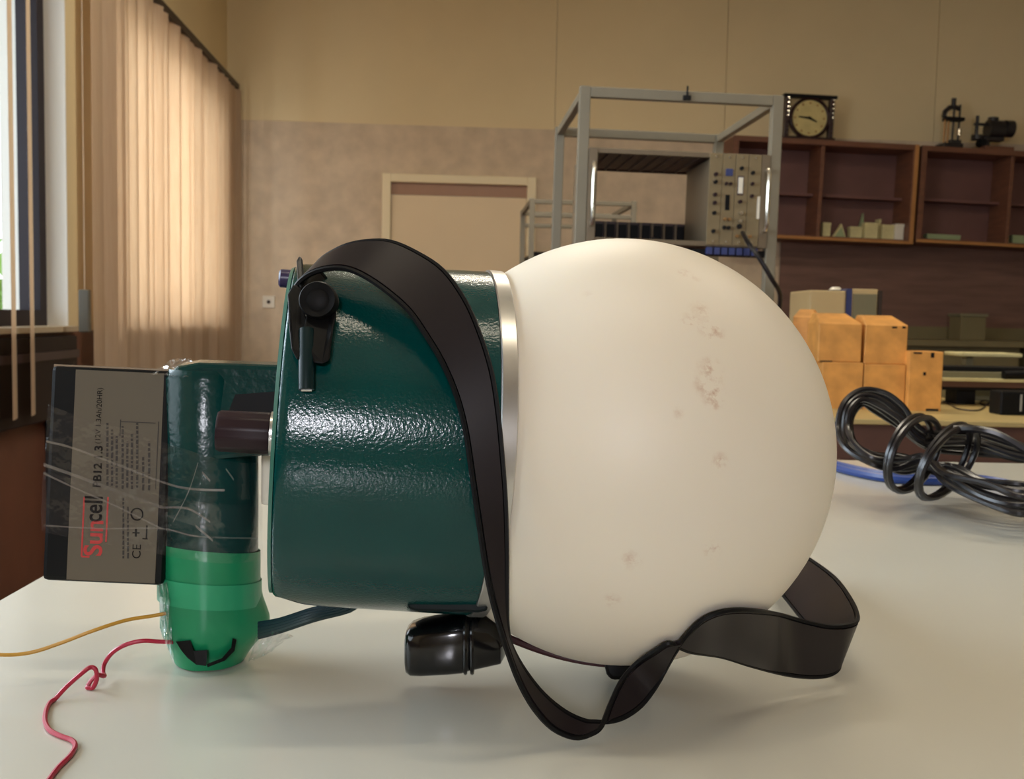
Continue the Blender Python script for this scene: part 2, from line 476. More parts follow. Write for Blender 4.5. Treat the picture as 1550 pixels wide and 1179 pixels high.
# ------------------------------------------------------------------ ceiling lamps
def ceiling_lamp(x, y, label, power):
    t = thing('ceiling_lamp', (x, y, CEIL - .09), label, 'lamp', 'fluorescent ceiling lamps')
    MB().box(x - .64, x + .64, y - .09, y + .09, CEIL - .05, CEIL).build('housing', M_lampbody, t, bevel=.006)
    for dy in (-.045, .045):
        MB().tube([(x - .6, y + dy, CEIL - .075), (x + .6, y + dy, CEIL - .075)], .014, 10).build('tube', M_tube, t, smooth=True)
    d = bpy.data.lights.new('lamp_light', 'AREA'); d.shape = 'RECTANGLE'; d.size = 1.2; d.size_y = .09; d.energy = power; d.color = (1.0, .91, .76)
    o = bpy.data.objects.new('lamp_light', d); COL.objects.link(o); o.parent = t; o.location = (0, 0, -.02)
LAMP = 30
ceiling_lamp(.25, .25, 'twin-tube fluorescent lamp on the ceiling above the white table', 6.5)
ceiling_lamp(1.7, 2.1, 'added twin-tube ceiling lamp brightening the side bench and its bricks', 13)  # added lamp, brightens the brick tops and the bench
ceiling_lamp(.1, 3.6, 'twin-tube fluorescent lamp on the ceiling in the middle of the room', LAMP)

# ------------------------------------------------------------------ foreground table
tA, tB = onz(0, 909, TABLE_Z), onz(60, 875, TABLE_Z)
ed = (tB - tA).normalized()
near = tA - ed * 0.75; far = tA + ed * 0.85
WID = 2.1
side = Vector((ed.y, -ed.x, 0))
q = [near, far, far + side * WID, near + side * WID]
tbl = thing('white_table', (q[0] + q[2]) / 2 * 1.0 - Vector((0, 0, TABLE_Z)), 'white laminate table carrying the green and white ball instrument', 'table')
MB().prism([p - Vector((0, 0, .003)) for p in q], [p - Vector((0, 0, .032)) for p in q]).build('edge_board', M_tabledge, tbl)
MB().prism([p + Vector((0, 0, 0)) for p in q], [p - Vector((0, 0, .004)) for p in q]).build('tabletop', M_table, tbl)
cen = (q[0] + q[2]) / 2
for p in q:
    c = p + (cen - p) * .08
    MB().box(c.x - .022, c.x + .022, c.y - .022, c.y + .022, 0, TABLE_Z - .032).build('leg', M_steel, tbl)

# ------------------------------------------------------------------ ball monitor
BALL_R = 0.1238
BC = P(935, 680, 0.596)
AX = (CR * 1 - CU * 0.062 + CF * 0.165).normalized()
AZ = (CU - AX * CU.dot(AX)).normalized(); AY = AZ.cross(AX)
MD = Matrix.Translation(BC) @ Matrix((AX, AY, AZ)).transposed().to_4x4()
MDX = MD @ Matrix.Rotation(math.pi / 2, 4, 'Y')            # local Z -> axis X
mon = thing('ball_monitor', Vector((BC.x, BC.y, TABLE_Z)), 'portable instrument with white plastic ball and dark green drum lying on the table', 'instrument')

def hit_drum(px, py, r=0.097, off=0.0):
    """first point of the drum surface seen through a pixel"""
    o = EYE - BC; d = ray(px, py)
    oy, oz, dy, dz = o.dot(AY), o.dot(AZ), d.dot(AY), d.dot(AZ)
    R = r + off
    a = dy * dy + dz * dz; b = 2 * (oy * dy + oz * dz); c = oy * oy + oz * oz - R * R
    D = b * b - 4 * a * c
    t = (-b - math.sqrt(D)) / (2 * a) if D > 0 else -b / (2 * a)
    return EYE + d * t
def hit_ball(px, py):
    o = EYE - BC; d = ray(px, py); a = d.dot(d); b = 2 * o.dot(d); c = o.dot(o) - BALL_R ** 2
    return EYE + d * ((-b - math.sqrt(max(0, b * b - 4 * a * c))) / (2 * a))

# ball with stains
M_ball = bpy.data.materials.new('ivory_polyethylene'); M_ball.use_nodes = True
nt = M_ball.node_tree; b = nt.nodes['Principled BSDF']
b.inputs['Roughness'].default_value = .48; b.inputs['Specular IOR Level'].default_value = .45
b.inputs['Subsurface Weight'].default_value = 0.12; b.inputs['Subsurface Radius'].default_value = (.01, .007, .004); b.inputs['Subsurface Scale'].default_value = .5
tc = nt.nodes.new('ShaderNodeTexCoord')
nz = nt.nodes.new('ShaderNodeTexNoise'); nz.inputs['Scale'].default_value = 130; nz.inputs['Detail'].default_value = 6; nz.inputs['Roughness'].default_value = .7
nt.links.new(tc.outputs['Object'], nz.inputs['Vector'])
rn = nt.nodes.new('ShaderNodeMapRange'); rn.inputs['From Min'].default_value = .46; rn.inputs['From Max'].default_value = .72
nt.links.new(nz.outputs['Fac'], rn.inputs['Value'])
acc = None
base_root = Vector((BC.x, BC.y, TABLE_Z))
for (px, py, rpx, amt) in [(1035, 412, 16, .25), (1052, 420, 12, .2), (1048, 488, 20, .45), (1078, 500, 24, .5), (1062, 470, 22, .3), (1076, 560, 22, .6), (1080, 597, 22, .8), (1072, 580, 26, .45),
                           (1090, 698, 14, .5), (1027, 625, 10, .25), (1080, 832, 16, .55), (955, 848, 18, .3), (926, 910, 16, .3), (1044, 482, 8, .5), (1083, 612, 9, .6), (890, 445, 10, .1)]:
    p = hit_ball(px, py) - base_root
    ds = nt.nodes.new('ShaderNodeVectorMath'); ds.operation = 'DISTANCE'; ds.inputs[1].default_value = p
    nt.links.new(tc.outputs['Object'], ds.inputs[0])
    mr = nt.nodes.new('ShaderNodeMapRange'); mr.interpolation_type = 'SMOOTHSTEP'
    rr = rpx / FPX * .5 * 1.25
    mr.inputs['From Min'].default_value = 0; mr.inputs['From Max'].default_value = rr
    mr.inputs['To Min'].default_value = min(1, amt * 1.7); mr.inputs['To Max'].default_value = 0
    nt.links.new(ds.outputs['Value'], mr.inputs['Value'])
    if acc is None: acc = mr.outputs[0]
    else:
        mm = nt.nodes.new('ShaderNodeMath'); mm.operation = 'MAXIMUM'
        nt.links.new(acc, mm.inputs[0]); nt.links.new(mr.outputs[0], mm.inputs[1]); acc = mm.outputs[0]
ml = nt.nodes.new('ShaderNodeMath'); ml.operation = 'MULTIPLY'; ml.use_clamp = True
nt.links.new(acc, ml.inputs[0]); nt.links.new(rn.outputs[0], ml.inputs[1])
n3 = nt.nodes.new('ShaderNodeTexNoise'); n3.inputs['Scale'].default_value = 9
nt.links.new(tc.outputs['Object'], n3.inputs['Vector'])
r3 = nt.nodes.new('ShaderNodeValToRGB'); r3.color_ramp.elements[0].color = (*lin((230, 219, 198)), 1); r3.color_ramp.elements[1].color = (*lin((238, 230, 214)), 1)
nt.links.new(n3.outputs['Fac'], r3.inputs['Fac'])
mc = nt.nodes.new('ShaderNodeMix'); mc.data_type = 'RGBA'; mc.inputs['B'].default_value = (*lin((170, 102, 42)), 1)
nt.links.new(ml.outputs[0], mc.inputs['Factor']); nt.links.new(r3.outputs[0], mc.inputs['A']); nt.links.new(mc.outputs['Result'], b.inputs['Base Color'])

prof = []
for i in range(0, 65):
    a = math.pi * i / 64
    prof.append((-BALL_R * math.cos(a), max(1e-5, BALL_R * math.sin(a))))
MB().lathe(prof, MDX, 96).build('ball', M_ball, mon, smooth=True, label='ivory plastic ball with brown stains')

# drum
mb = MB()
prof = [(-.1925, 1e-4), (-.1925, .0895), (-.1920, .0925), (-.1907, .0938), (-.187, .0943), (-.183, .0945), (-.179, .0947), (-.175, .0949), (-.171, .0951), (-.167, .0953), (-.163, .0955), (-.15, .0960), (-.10, .0978), (-.0865, .0982), (-.0862, 1e-4)]
mb.lathe(prof, MDX, 96)
inv = MD.inverted()
def cut_corner(mb):                               # cut-off lower corner of the drum
    for i, v in enumerate(mb.v):
        l = inv @ v
        zmin = -.0835 - max(0, l.x + .1925) / .024 * .0118
        if l.z < zmin: l.z = zmin; mb.v[i] = MD @ l
cut_corner(mb)
MB_drum = mb.build('drum', M_greenpaint, mon, smooth=True, label='dark green drum with orange-peel paint')
MB().lathe([(-.0862, 1e-4), (-.0862, .0986), (-.0855, .0992), (-.0782, .0992), (-.0776, .0986), (-.0776, .0965), (-.0776, 1e-4)], MDX, 96).build('clamp_ring', M_alu, mon, smooth=True, label='bright metal ring')
# rim lip at the closed end
rim_mb = MB().lathe([(-.1942, .0800), (-.1942, .0915), (-.1924, .0925), (-.1924, .0800)], MDX, 64, True); cut_corner(rim_mb)
rim_mb.build('rim', mat('rim_light_green', (60, 110, 96), .3), mon, smooth=True)
# paint chip
pc = hit_drum(701, 706, off=.0004)
MB().prism([hit_drum(x, y, off=.0006) for x, y in ((695, 695), (703, 692), (706, 704), (706, 720), (699, 712))],
           [hit_drum(x, y, off=-.001) for x, y in ((695, 695), (703, 692), (706, 704), (706, 720), (699, 712))]).build('paint_chip', mat('bare_metal_chip', (140, 96, 86), .5), mon)

# support under the drum: plate, grip, rod, foot
dpl = 0.575
mb = MB()
mb.prism([P(x, y, dpl - .045) for x, y in ((616, 914), (628, 910), (728, 908), (738, 905), (738, 924), (724, 927), (630, 925), (618, 921))],
         [P(x, y, dpl + .03) for x, y in ((616, 914), (628, 910), (728, 908), (738, 905), (738, 924), (724, 927), (630, 925), (618, 921))])
mb.build('mount_plate', mat('plate_dark_green', (4, 16, 18), .5, spec=.2), mon, bevel=.002)
rings = []
for (x, yt, yb, dd) in [(614, 962, 1004, .008), (617, 949, 1013, .014), (624, 943, 1017, .0165), (640, 938, 1017, .018), (680, 932, 1015, .018), (700, 930, 1013, .018), (712, 931, 1010, .0165), (740, 934, 1004, .015), (758, 946, 1001, .012), (765, 958, 990, .006)]:
    c = P(x, (yt + yb) / 2, .583); hz = (yb - yt) / 2 / FPX * .583
    rg = []
    for k in range(24):
        a = 2 * math.pi * k / 24; ca, sa = math.cos(a), math.sin(a); e = .5
        rg.append(c + CF * dd * (abs(ca) ** e) * (1 if ca > 0 else -1) + CU * hz * (abs(sa) ** e) * (1 if sa > 0 else -1))
    rings.append(rg)
MB().loft(rings).build('grip', M_black_gloss, mon, smooth=True, label='glossy black moulded grip')
# collar ridges on the grip
for x in (706, 716):
    rg = []
    for k in range(24):
        a = 2 * math.pi * k / 24; ca, sa = math.cos(a), math.sin(a); e = .5
        rg.append(P(x, 971, .583) + CF * .0185 * (abs(ca) ** e) * (1 if ca > 0 else -1) + CU * .0158 * (abs(sa) ** e) * (1 if sa > 0 else -1))
    MB().tube(rg, .0012, 6, closed=True).build('grip_ridge', M_black_gloss, mon, smooth=True)
MB().tube(spline([P(755, 958, .583), P(785, 972, .585), P(830, 988, .588), P(880, 1000, .59), P(935, 1006, .592), P(985, 1006, .594)], 4), .0022, 8).build('support_rod', mat('dark_red_rod', (60, 24, 30), .4), mon, smooth=True)
mb = MB()
fo = [(914, 1004), (990, 1003), (982, 1026), (925, 1029), (918, 1020)]
mb.prism([P(x, y, .572) for x, y in fo], [P(x, y, .60) for x, y in fo]); mb.build('foot', M_black, mon, bevel=.002)

# control knob with washer, cream terminal and bolt at the closed end
kc = P(410, 656, .53)
ML = axis_frame(P(408, 656, .545), -AX)
kr = 32 / FPX * .545
prof = [(0, kr * .98), (.002, kr), (.026, kr * .97), (.0275, kr * .9), (.0278, 1e-4)]
mb = MB(); NF = 48
rings = []
for a, r in [(0, 1e-4)] + prof:
    rings.append([ML @ Vector((r * (1 - (.04 if k % 4 == 0 else 0)) * math.cos(2 * math.pi * k / NF), r * (1 - (.04 if k % 4 == 0 else 0)) * math.sin(2 * math.pi * k / NF), a)) for k in range(NF)])
mb.loft(rings); mb.build('control_knob', M_knob, mon, smooth=True, label='dark maroon cylindrical knob')
MB().lathe([(-.003, 1e-4), (-.003, kr * 1.06), (-.0005, kr * 1.06), (-.0005, 1e-4)], ML, 32).build('knob_washer', M_alu, mon, smooth=True)
MB().lathe([(-.012, 1e-4), (-.012, .006), (-.002, .006), (-.002, 1e-4)], ML, 16).build('knob_shaft', M_steel, mon, smooth=True)
Mc = axis_frame(P(409, 762, .60), Vector((0, 0, 1)))
MB().lathe([(0, 1e-4), (0, .0048), (.001, .0052), (.030, .0052), (.0305, 1e-4)], Mc, 20).build('cream_terminal', M_plastic_white, mon, smooth=True)
MB().lathe([(-.004, 1e-4), (-.004, .0052), (.004, .0052), (.005, .004), (.005, 1e-4)], axis_frame(P(436, 422, .565), -AX), 12).build('bolt', mat('purple_black_bolt', (44, 30, 74), .35), mon, smooth=True)
# arm between drum and tube
mb = MB()
ar = [(262, 556), (300, 549), (432, 553), (432, 690), (396, 690), (300, 700), (262, 690)]
mb.prism([P(x, y, .585) for x, y in ar], [P(x + 4, y - 5, .628) for x, y in ar]); mb.build('arm_box', M_green_tube, mon, bevel=.003)
sl = [(356, 597), (422, 592), (422, 626), (344, 628)]
MB().prism([P(x, y, .5845) for x, y in sl], [P(x, y, .5875) for x, y in sl]).build('arm_black_patch', M_black, mon)  # thin black patch on the front of the arm

# vertical tube, taped
TB = onz(318, 1000, TABLE_Z)
MT = Matrix.Translation(TB)
tr = .0292
MB().lathe([(.006, .012), (.010, .024), (.06, .0288), (.10, .0289), (.176, .0285), (.181, .026), (.182, 1e-4)], MT, 48).build('tube', M_green_tube, mon, smooth=True, label='dark green upright tube')
def wob(k, z, amp): return 1 + amp * mnoise.noise(Vector((math.cos(k) * 2, math.sin(k) * 2, z * 60)))
def wrap(z0, z1, r0, r1, slope, n=40, m=8, amp=.04, bulge=0.0):
    rings = []
    for i in range(m + 1):
        f = i / m; rg = []
        for k in range(n):
            a = 2 * math.pi * k / n
            z = z0 + (z1 - z0) * f + slope * math.cos(a + 2.2) * (f if z0 < .01 else 1)
            r = (r0 + (r1 - r0) * min(1, f * 2.2)) * wob(a, z, amp)
            r += bulge * max(0, math.cos(a - .2)) ** 6 * math.exp(-((z - .024) / .012) ** 2)
            rg.append(TB + Vector((r * math.cos(a), r * math.sin(a), max(z, .0008))))
        rings.append(rg)
    return MB().loft(rings, cap=(z0 < .01))
wrap(.0008, .046, .0205, .0296, .003, amp=.03, bulge=.007).build('bottom_tape_wrap', M_greentape, mon, smooth=True, label='bright green tape over tube end')
wrap(.038, .053, .0309, .0309, .004, m=3, amp=.008).build('tape_band', M_greentape2, mon, smooth=True)
wrap(.05, .072, .0302, .0302, .005, m=3, amp=.008).build('upper_tape_band', M_greentape, mon, smooth=True)
# dark torn patch low on the tape
def on_tube(px, py, r):
    o = EYE - TB; d = ray(px, py)
    a = d.x ** 2 + d.y ** 2; b_ = 2 * (o.x * d.x + o.y * d.y); c = o.x ** 2 + o.y ** 2 - r * r
    D = max(0, b_ * b_ - 4 * a * c); return EYE + d * ((-b_ - math.sqrt(D)) / (2 * a))
for outl in ([(266, 971), (288, 969), (293, 985), (314, 984), (312, 1008), (297, 1006), (284, 996), (274, 984)], [(352, 966), (358, 968), (355, 985), (340, 1000), (314, 1010), (313, 1005), (336, 996), (350, 980)]):
    MB().prism([on_tube(x, y, .0305) for x, y in outl], [on_tube(x, y, .0265) for x, y in outl]).build('torn_gap', M_black, mon)

# strap bracket on the drum
M_bracket = mat('bracket_black', (6, 6, 7), .55, spec=.18)
def slab(outl, off0, off1, r=.0955):
    return MB().prism([hit_drum(x, y, r, off1) for x, y in outl], [hit_drum(x, y, r, off0) for x, y in outl])
slab([(436, 458), (435, 446), (444, 430), (456, 436), (466, 500), (462, 534), (450, 546), (441, 528), (437, 490)], .0, .006).build('bracket_plate', M_bracket, mon, bevel=.001)
slab([(453, 387), (458, 392), (461, 430), (455, 440), (450, 425), (449, 395)], -.002, .003, .097).build('bracket_ear', M_bracket, mon, bevel=.001)
slab([(460, 500), (466, 460), (492, 425), (507, 445), (509, 475), (504, 505), (499, 546), (488, 551), (474, 549), (467, 530)], .0, .007).build('bracket_tab', M_bracket, mon, bevel=.001)
MB().tube([hit_drum(464, 500, off=.003), hit_drum(464, 545, off=.003), hit_drum(464, 590, off=.0015)], .0038, 10).build('bracket_pin', mat('dark_green_pin', (6, 32, 34), .4, spec=.25), mon, smooth=True)
MB().tube([hit_drum(456, 545, off=.004), hit_drum(472, 545, off=.004)], .0016, 8).build('pin_clip', M_alu, mon, smooth=True)
MB().tube([hit_drum(456, 590, off=.001), hit_drum(472, 590, off=.001)], .0009, 8).build('pin_end', M_alu, mon, smooth=True)

# ------------------------------------------------------------------ carrying strap
def edge(rows):
    """rows of (px, py, depth) -> world points"""
    return [P(*r) for r in rows]
A = [(486, 470, .520), (470, 466, .512), (453, 455, .508), (447, 438, .506), (456, 424, .505), (475, 412, .503), (500, 406, .500), (525, 407, .497), (552, 418, .494), (585, 440, .490), (620, 471, .486), (648, 511, .482), (672, 552, .479),
     (692, 600, .477), (705, 650, .475), (714, 710, .473), (724, 780, .472), (735, 855, .472), (745, 905, .473), (757, 950, .475), (768, 985, .480), (785, 1030, .487), (808, 1071, .494), (837, 1102, .500), (870, 1116, .505), (894, 1111, .508), (911, 1098, .511),
     (926, 1062, .519), (943, 1028, .526), (966, 1003, .532), (992, 986, .538), (1012, 974, .542), (1028, 979, .544), (1048, 986, .546), (1093, 993, .552), (1135, 1006, .561), (1185, 1019, .575), (1226, 1024, .585), (1256, 1021, .592), (1270, 1010, .598), (1266, 995, .612), (1245, 968, .640), (1215, 937, .682), (1186, 901, .735), (1160, 872, .80), (1115, 852, .845), (1030, 822, .84), (900, 758, .80), (780, 680, .745), (690, 604, .695), (620, 565, .68)]
B = [(500, 440, .526), (494, 425, .524), (484, 412, .522), (480, 402, .520), (486, 394, .519), (500, 384, .517), (525, 372, .514), (556, 366, .511), (592, 367, .507), (632, 384, .502), (670, 410, .497), (702, 454, .491), (724, 503, .486),
     (742, 560, .482), (752, 620, .479), (759, 690, .477), (764, 760, .476), (766, 840, .476), (766, 900, .477), (767, 948, .480), (774, 980, .486), (794, 1016, .494), (822, 1051, .502), (854, 1077, .508), (884, 1091, .511), (902, 1093, .512), (914, 1093, .513),
     (942, 1086, .518), (970, 1067, .524), (993, 1037, .531), (1011, 1005, .537), (1024, 983, .541), (1042, 959, .544), (1066, 937, .547), (1095, 926, .552), (1130, 924, .559), (1175, 930, .569), (1220, 942, .580), (1258, 949, .589), (1290, 945, .597), (1298, 932, .612), (1286, 905, .645), (1262, 874, .690), (1224, 846, .745), (1190, 826, .81), (1140, 806, .855), (1050, 784, .85), (920, 718, .81), (800, 640, .755), (708, 562, .70), (640, 524, .682)]
A3 = spline(edge(A), 4); B3 = spline(edge(B), 4)
for L in (A3, B3):
    for i, p in enumerate(L):
        if p.z < TABLE_Z + .0016: p.z = TABLE_Z + .0016
def clear_of_ball(L, upto):
    ts = []
    for p in L:
        d = (p - EYE); ts.append([d.length, d.normalized()])
    for i in range(upto):
        t, d = ts[i]; o = EYE - BC; R_ = BALL_R + .004
        b_ = o.dot(d); c_ = o.dot(o) - R_ * R_; D_ = b_ * b_ - c_
        if D_ > 0: ts[i][0] = min(t, -b_ - math.sqrt(D_))
    for _ in range(3):
        old = [t for t, d in ts]
        for i in range(90, upto - 2):
            ts[i][0] = min(old[i], (old[i - 1] + 2 * old[i] + old[i + 1]) / 4)
    return [EYE + d * t for t, d in ts]
A3 = clear_of_ball(A3, 152); B3 = clear_of_ball(B3, 152)
for L in (A3, B3):
    for p in L: p.z = max(p.z, TABLE_Z + .0016)
strap = thing('carrying_strap', Vector((P(1200, 980, .59).x, P(1200, 980, .59).y, TABLE_Z)), 'black rubber carrying strap arching over the green drum and twisting under the ball', 'strap')
sband = MB().ribbon(A3, B3, .0026).build('strap_band', M_rubber, strap, smooth=True)
def rim_line(L, O): return [p + (p - q).normalized() * .0002 for p, q in zip(L, O)]
MB().tube(rim_line(A3, B3), .0014, 6).build('edge_bead', M_black, sband, smooth=True)
MB().tube(rim_line(B3, A3), .0014, 6).build('edge_bead', M_black, sband, smooth=True)
# strap end loop round its pin
lc = hit_drum(482, 455, off=.009); lm = axis_frame(lc, -CF + CU * .1)
mb = MB()
mb.lathe([(-.005, .0050), (-.005, .0092), (.002, .0092), (.0035, .0085), (.002, .0050)], lm, 32, True); mb.build('end_loop', M_bracket, strap, smooth=True)
MB().lathe([(-.005, 1e-4), (-.005, .0058), (.002, .0058), (.003, .004), (.003, 1e-4)], lm, 20).build('loop_stud', M_bracket, strap, smooth=True)

# ------------------------------------------------------------------ battery
BD = .588
bx_ = (CR - CU * .045).normalized(); by_ = CF.copy(); bz_ = (CU + CR * .045).normalized()
by_ = bz_.cross(bx_).normalized(); bz_ = bx_.cross(by_)
b0 = P(62, 879, BD)
bw, bh, bdp = 183 / FPX * BD, 327 / FPX * BD, .060
MBt = Matrix.Translation(b0) @ Matrix((bx_, by_, bz_)).transposed().to_4x4()
bat = thing('battery', b0 + bx_ * bw / 2 + by_ * bdp / 2, 'black and grey rectangular battery taped to the green upright tube', 'battery')
MB().box(0, bw, 0, bdp, 0, bh, MBt).build('case', M_batt_black, bat, bevel=.003)
def bl(px, py):
    p = onplane(px, py, b0, by_) - b0; return p.dot(bx_), p.dot(bz_)
lx0 = bl(108, 720)[0]; lx1 = bw - .004
lsheet = MB().box(lx0, lx1, -.0004, .001, .0015, bh - .002, MBt).build('label_sheet', M_label_grey, bat, label='grey printed label')
MB().box(.001, bw - .001, .002, bdp - .002, bh - .0008, bh + .0006, MBt).build('top_plate', mat('battery_top_tan', (150, 132, 110), .35), bat)
def text(body, size, px, py, material, name='print', sx=1.0, bold=0.0):
    """printed line reading upwards on the label; px, py is where its baseline starts"""
    cu = bpy.data.curves.new('t', 'FONT'); cu.body = body; cu.size = size; cu.extrude = 0.0; cu.offset = bold
    o = bpy.data.objects.new('t', cu); COL.objects.link(o)
    bpy.context.view_layer.update()
    me = bpy.data.meshes.new_from_object(o.evaluated_get(bpy.context.evaluated_depsgraph_get()))
    bpy.data.objects.remove(o)
    u, v = bl(px, py)
    for vt in me.vertices:
        x, y = vt.co.x * sx, vt.co.y
        vt.co = MBt @ Vector((u - y, -.0006, v + x)) - ROOT[bat]
    me.materials.append(material); me.name = name
    ob = bpy.data.objects.new(name, me); COL.objects.link(ob); ob.parent = lsheet
    return ob
text('Sun', .0150, 154, 842, M_red_ink, 'red_print', .98, .0003)
text('cell', .0150, 154, 791, M_ink, 'black_print', .78, .00025)
def bar(x0, y0, x1, y1, material, name, wpx=2.0):
    u0_, v0_ = bl(x0, y0); u1_, v1_ = bl(x1, y1); h = wpx / 2 / FPX * BD
    MB().box(u0_ - h, u0_ + h, -.0006, 0, v0_, v1_, MBt).build(name, material, lsheet)
def hbar(x0, x1, y, material, name, wpx=2.0):
    u0_, v0_ = bl(x0, y); u1_, _ = bl(x1, y); h = wpx / 2 / FPX * BD
    MB().box(u0_, u1_, -.0006, 0, v0_ - h, v0_ + h, MBt).build(name, material, lsheet)
bar(124, 842, 128, 752, M_red_ink, 'red_rule', 2.4); bar(161, 820, 164, 752, M_red_ink, 'red_rule', 2.4); hbar(124, 136, 842, M_red_ink, 'red_rule', 2.4)
text('PB12 1.3', .0066, 153, 738, M_ink, 'model_print', 1.05, .0002)
text('(12V 1.3Ah/20HR)', .0044, 152, 672, M_ink, 'model_print', 1.0)
text('CE', .0072, 213, 846, M_ink, 'ce_mark')
# unreadable small print as fine ruled lines
rp = random.Random(11)
for k, (x, y0, y1) in enumerate([(163, 735, 640), (170, 735, 650), (177, 738, 660), (186, 740, 645), (193, 738, 668), (200, 740, 655), (208, 738, 640), (217, 742, 690), (226, 742, 668)]):
    y = y0
    while y > y1:
        L = rp.uniform(3, 9); bar(x, y, x + .5, max(y1, y - L), M_ink_soft, 'small_print', 3.2); y -= L + 2.2
for x, y0, y1 in ((187, 845, 752), (194, 845, 765)):
    y = y0
    while y > y1:
        L = rp.uniform(3, 9); bar(x, y, x + .5, max(y1, y - L), M_ink_soft, 'small_print', 2.6); y -= L + 2
bar(182, 660, 184, 635, M_ink_soft, 'table_rule', 1.2); bar(236, 740, 239, 638, M_ink_soft, 'table_rule', 1.2); hbar(184, 236, 638, M_ink_soft, 'table_rule', 1.2)
# recycling ring and bin symbols
u_, v_ = bl(208, 778)
MB().tube([MBt @ Vector((u_ + .0034 * math.cos(2 * math.pi * k / 16), -.0005, v_ + .0034 * math.sin(2 * math.pi * k / 16))) for k in range(16)], .0005, 4, closed=True).build('ring_symbol', M_ink, lsheet)
bar(206, 812, 207, 800, M_ink, 'bin_symbol', 3); hbar(201, 212, 806, M_ink, 'bin_symbol', 2)
bar(222, 815, 223, 795, M_ink, 'bin_symbol', 2.2); hbar(216, 224, 815, M_ink, 'bin_symbol', 2)

# ------------------------------------------------------------------ clear packing tape
def hull(pts):
    pts = sorted(set((round(p[0], 6), round(p[1], 6)) for p in pts))
    def half(it):
        h = []
        for p in it:
            while len(h) > 1 and (h[-1][0] - h[-2][0]) * (p[1] - h[-2][1]) - (h[-1][1] - h[-2][1]) * (p[0] - h[-2][0]) <= 0: h.pop()
            h.append(p)
        return h
    a, b_ = half(pts), half(reversed(pts)); return a[:-1] + b_[:-1]
def resample(poly, n):
    L = [math.dist(poly[i], poly[(i + 1) % len(poly)]) for i in range(len(poly))]; T = sum(L); out = []
    for k in range(n):
        s = T * k / n; i = 0
        while s > L[i]: s -= L[i]; i += 1
        f = s / L[i]; p, q_ = poly[i], poly[(i + 1) % len(poly)]
        out.append((p[0] + (q_[0] - p[0]) * f, p[1] + (q_[1] - p[1]) * f))
    return out
def section(z, off=.0022, n=72):
    pts = []
    h = (z - b0.z) / bz_.z
    for (x, y) in ((0, 0), (bw, 0), (bw, bdp), (0, bdp)):
        p = MBt @ Vector((x, y, h)); pts += [(p.x + off * math.cos(a), p.y + off * math.sin(a)) for a in (0, .8, 1.6, 2.4, 3.1, 3.9, 4.7, 5.5)]
    for k in range(24):
        a = 2 * math.pi * k / 24; pts.append((TB.x + (.030 + off) * math.cos(a), TB.y + (.030 + off) * math.sin(a)))
    hl = hull(pts); sc = resample(hl, n)
    # start at the point nearest +x for consistent rings
    i0 = max(range(n), key=lambda i: sc[i][0]); return sc[i0:] + sc[:i0]
tape = thing('clear_packing_tape', Vector((TB.x - .04, TB.y, TABLE_Z + .06)), 'crumpled clear packing tape wrapped round the battery and green tube', 'tape')
def tape_band(z0, z1, tilt, name, off=.0008, m=8, amp=.0006):
    rings = []
    for i in range(m + 1):
        f = i / m; rg = []
        zz = z0 + (z1 - z0) * f
        sc0 = section(zz, off)
        xm = sum(p[0] for p in sc0) / len(sc0)
        for k in range(len(sc0)):
            z = zz - tilt * (sc0[k][0] - xm)
            x, y = section(z, off)[k]
            g = mnoise.noise(Vector((x * 60, y * 60, z * 140))) * amp
            rg.append(Vector((x + g, y + g, z)))
        rings.append(rg)
    return MB().loft(rings, cap=False).build(name, M_tapeclear, tape, smooth=True)
zb = b0.z
tape_band(zb + .045, zb + .088, .30, 'tape_turn')
tape_band(zb + .020, zb + .055, .16, 'tape_turn', off=.0015)
# creases: thin folded strips following the front
def crease(rows, w_=.0008):
    pts = spline([P(*r) for r in rows], 5)
    A_ = [p + CU * w_ for p in pts]; B_ = [p - CU * w_ for p in pts]
    MB().ribbon(A_, B_, .0003).build('crease', M_tapecrease, tape)
dF = BD - .003
crease([(70, 668, dF), (110, 678, dF), (180, 704, dF), (250, 731, dF), (290, 740, .578), (340, 742, .579)])
crease([(66, 703, dF), (120, 722, dF), (190, 748, dF), (246, 768, dF)], .0011)
crease([(66, 716, dF), (110, 737, dF), (180, 768, dF), (244, 800, dF)], .0007)
crease([(246, 768, dF), (285, 770, .578), (318, 790, .577)], .0008)
crease([(66, 795, dF), (150, 800, dF), (244, 800, dF), (300, 812, .577), (390, 815, .60)], .0006)
crease([(300, 700, .577), (285, 745, .577), (262, 790, .579)], .0006)
crease([(306, 715, .577), (318, 728, .577)], .0009)
crease([(342, 710, .580), (354, 726, .582)], .0009)
crease([(296, 796, .577), (322, 818, .577)], .0009)
# crumpled lump on top
rl = random.Random(4); mb = MB()
def crumple(outline_px, d0, seed, name, n=14, m=8, amp=.004):
    rr_ = random.Random(seed); rows = []
    (x0, y0), (x1, y1), (x2, y2), (x3, y3) = outline_px
    vs = []; fs = []
    for j in range(m + 1):
        for i in range(n + 1):
            u, v = i / n, j / m
            x = (x0 * (1 - u) + x1 * u) * (1 - v) + (x3 * (1 - u) + x2 * u) * v
            y = (y0 * (1 - u) + y1 * u) * (1 - v) + (y3 * (1 - u) + y2 * u) * v
            dd = d0(u, v) + amp * mnoise.noise(Vector((u * 7, v * 5, seed)))
            vs.append(P(x + rr_.uniform(-1.5, 1.5), y + rr_.uniform(-1.5, 1.5), dd))
    for j in range(m):
        for i in range(n):
            a = j * (n + 1) + i; fs.append((a, a + 1, a + n + 2, a + n + 1))
    MB().add(vs, fs).build(name, M_tapecrumple, tape, smooth=False)
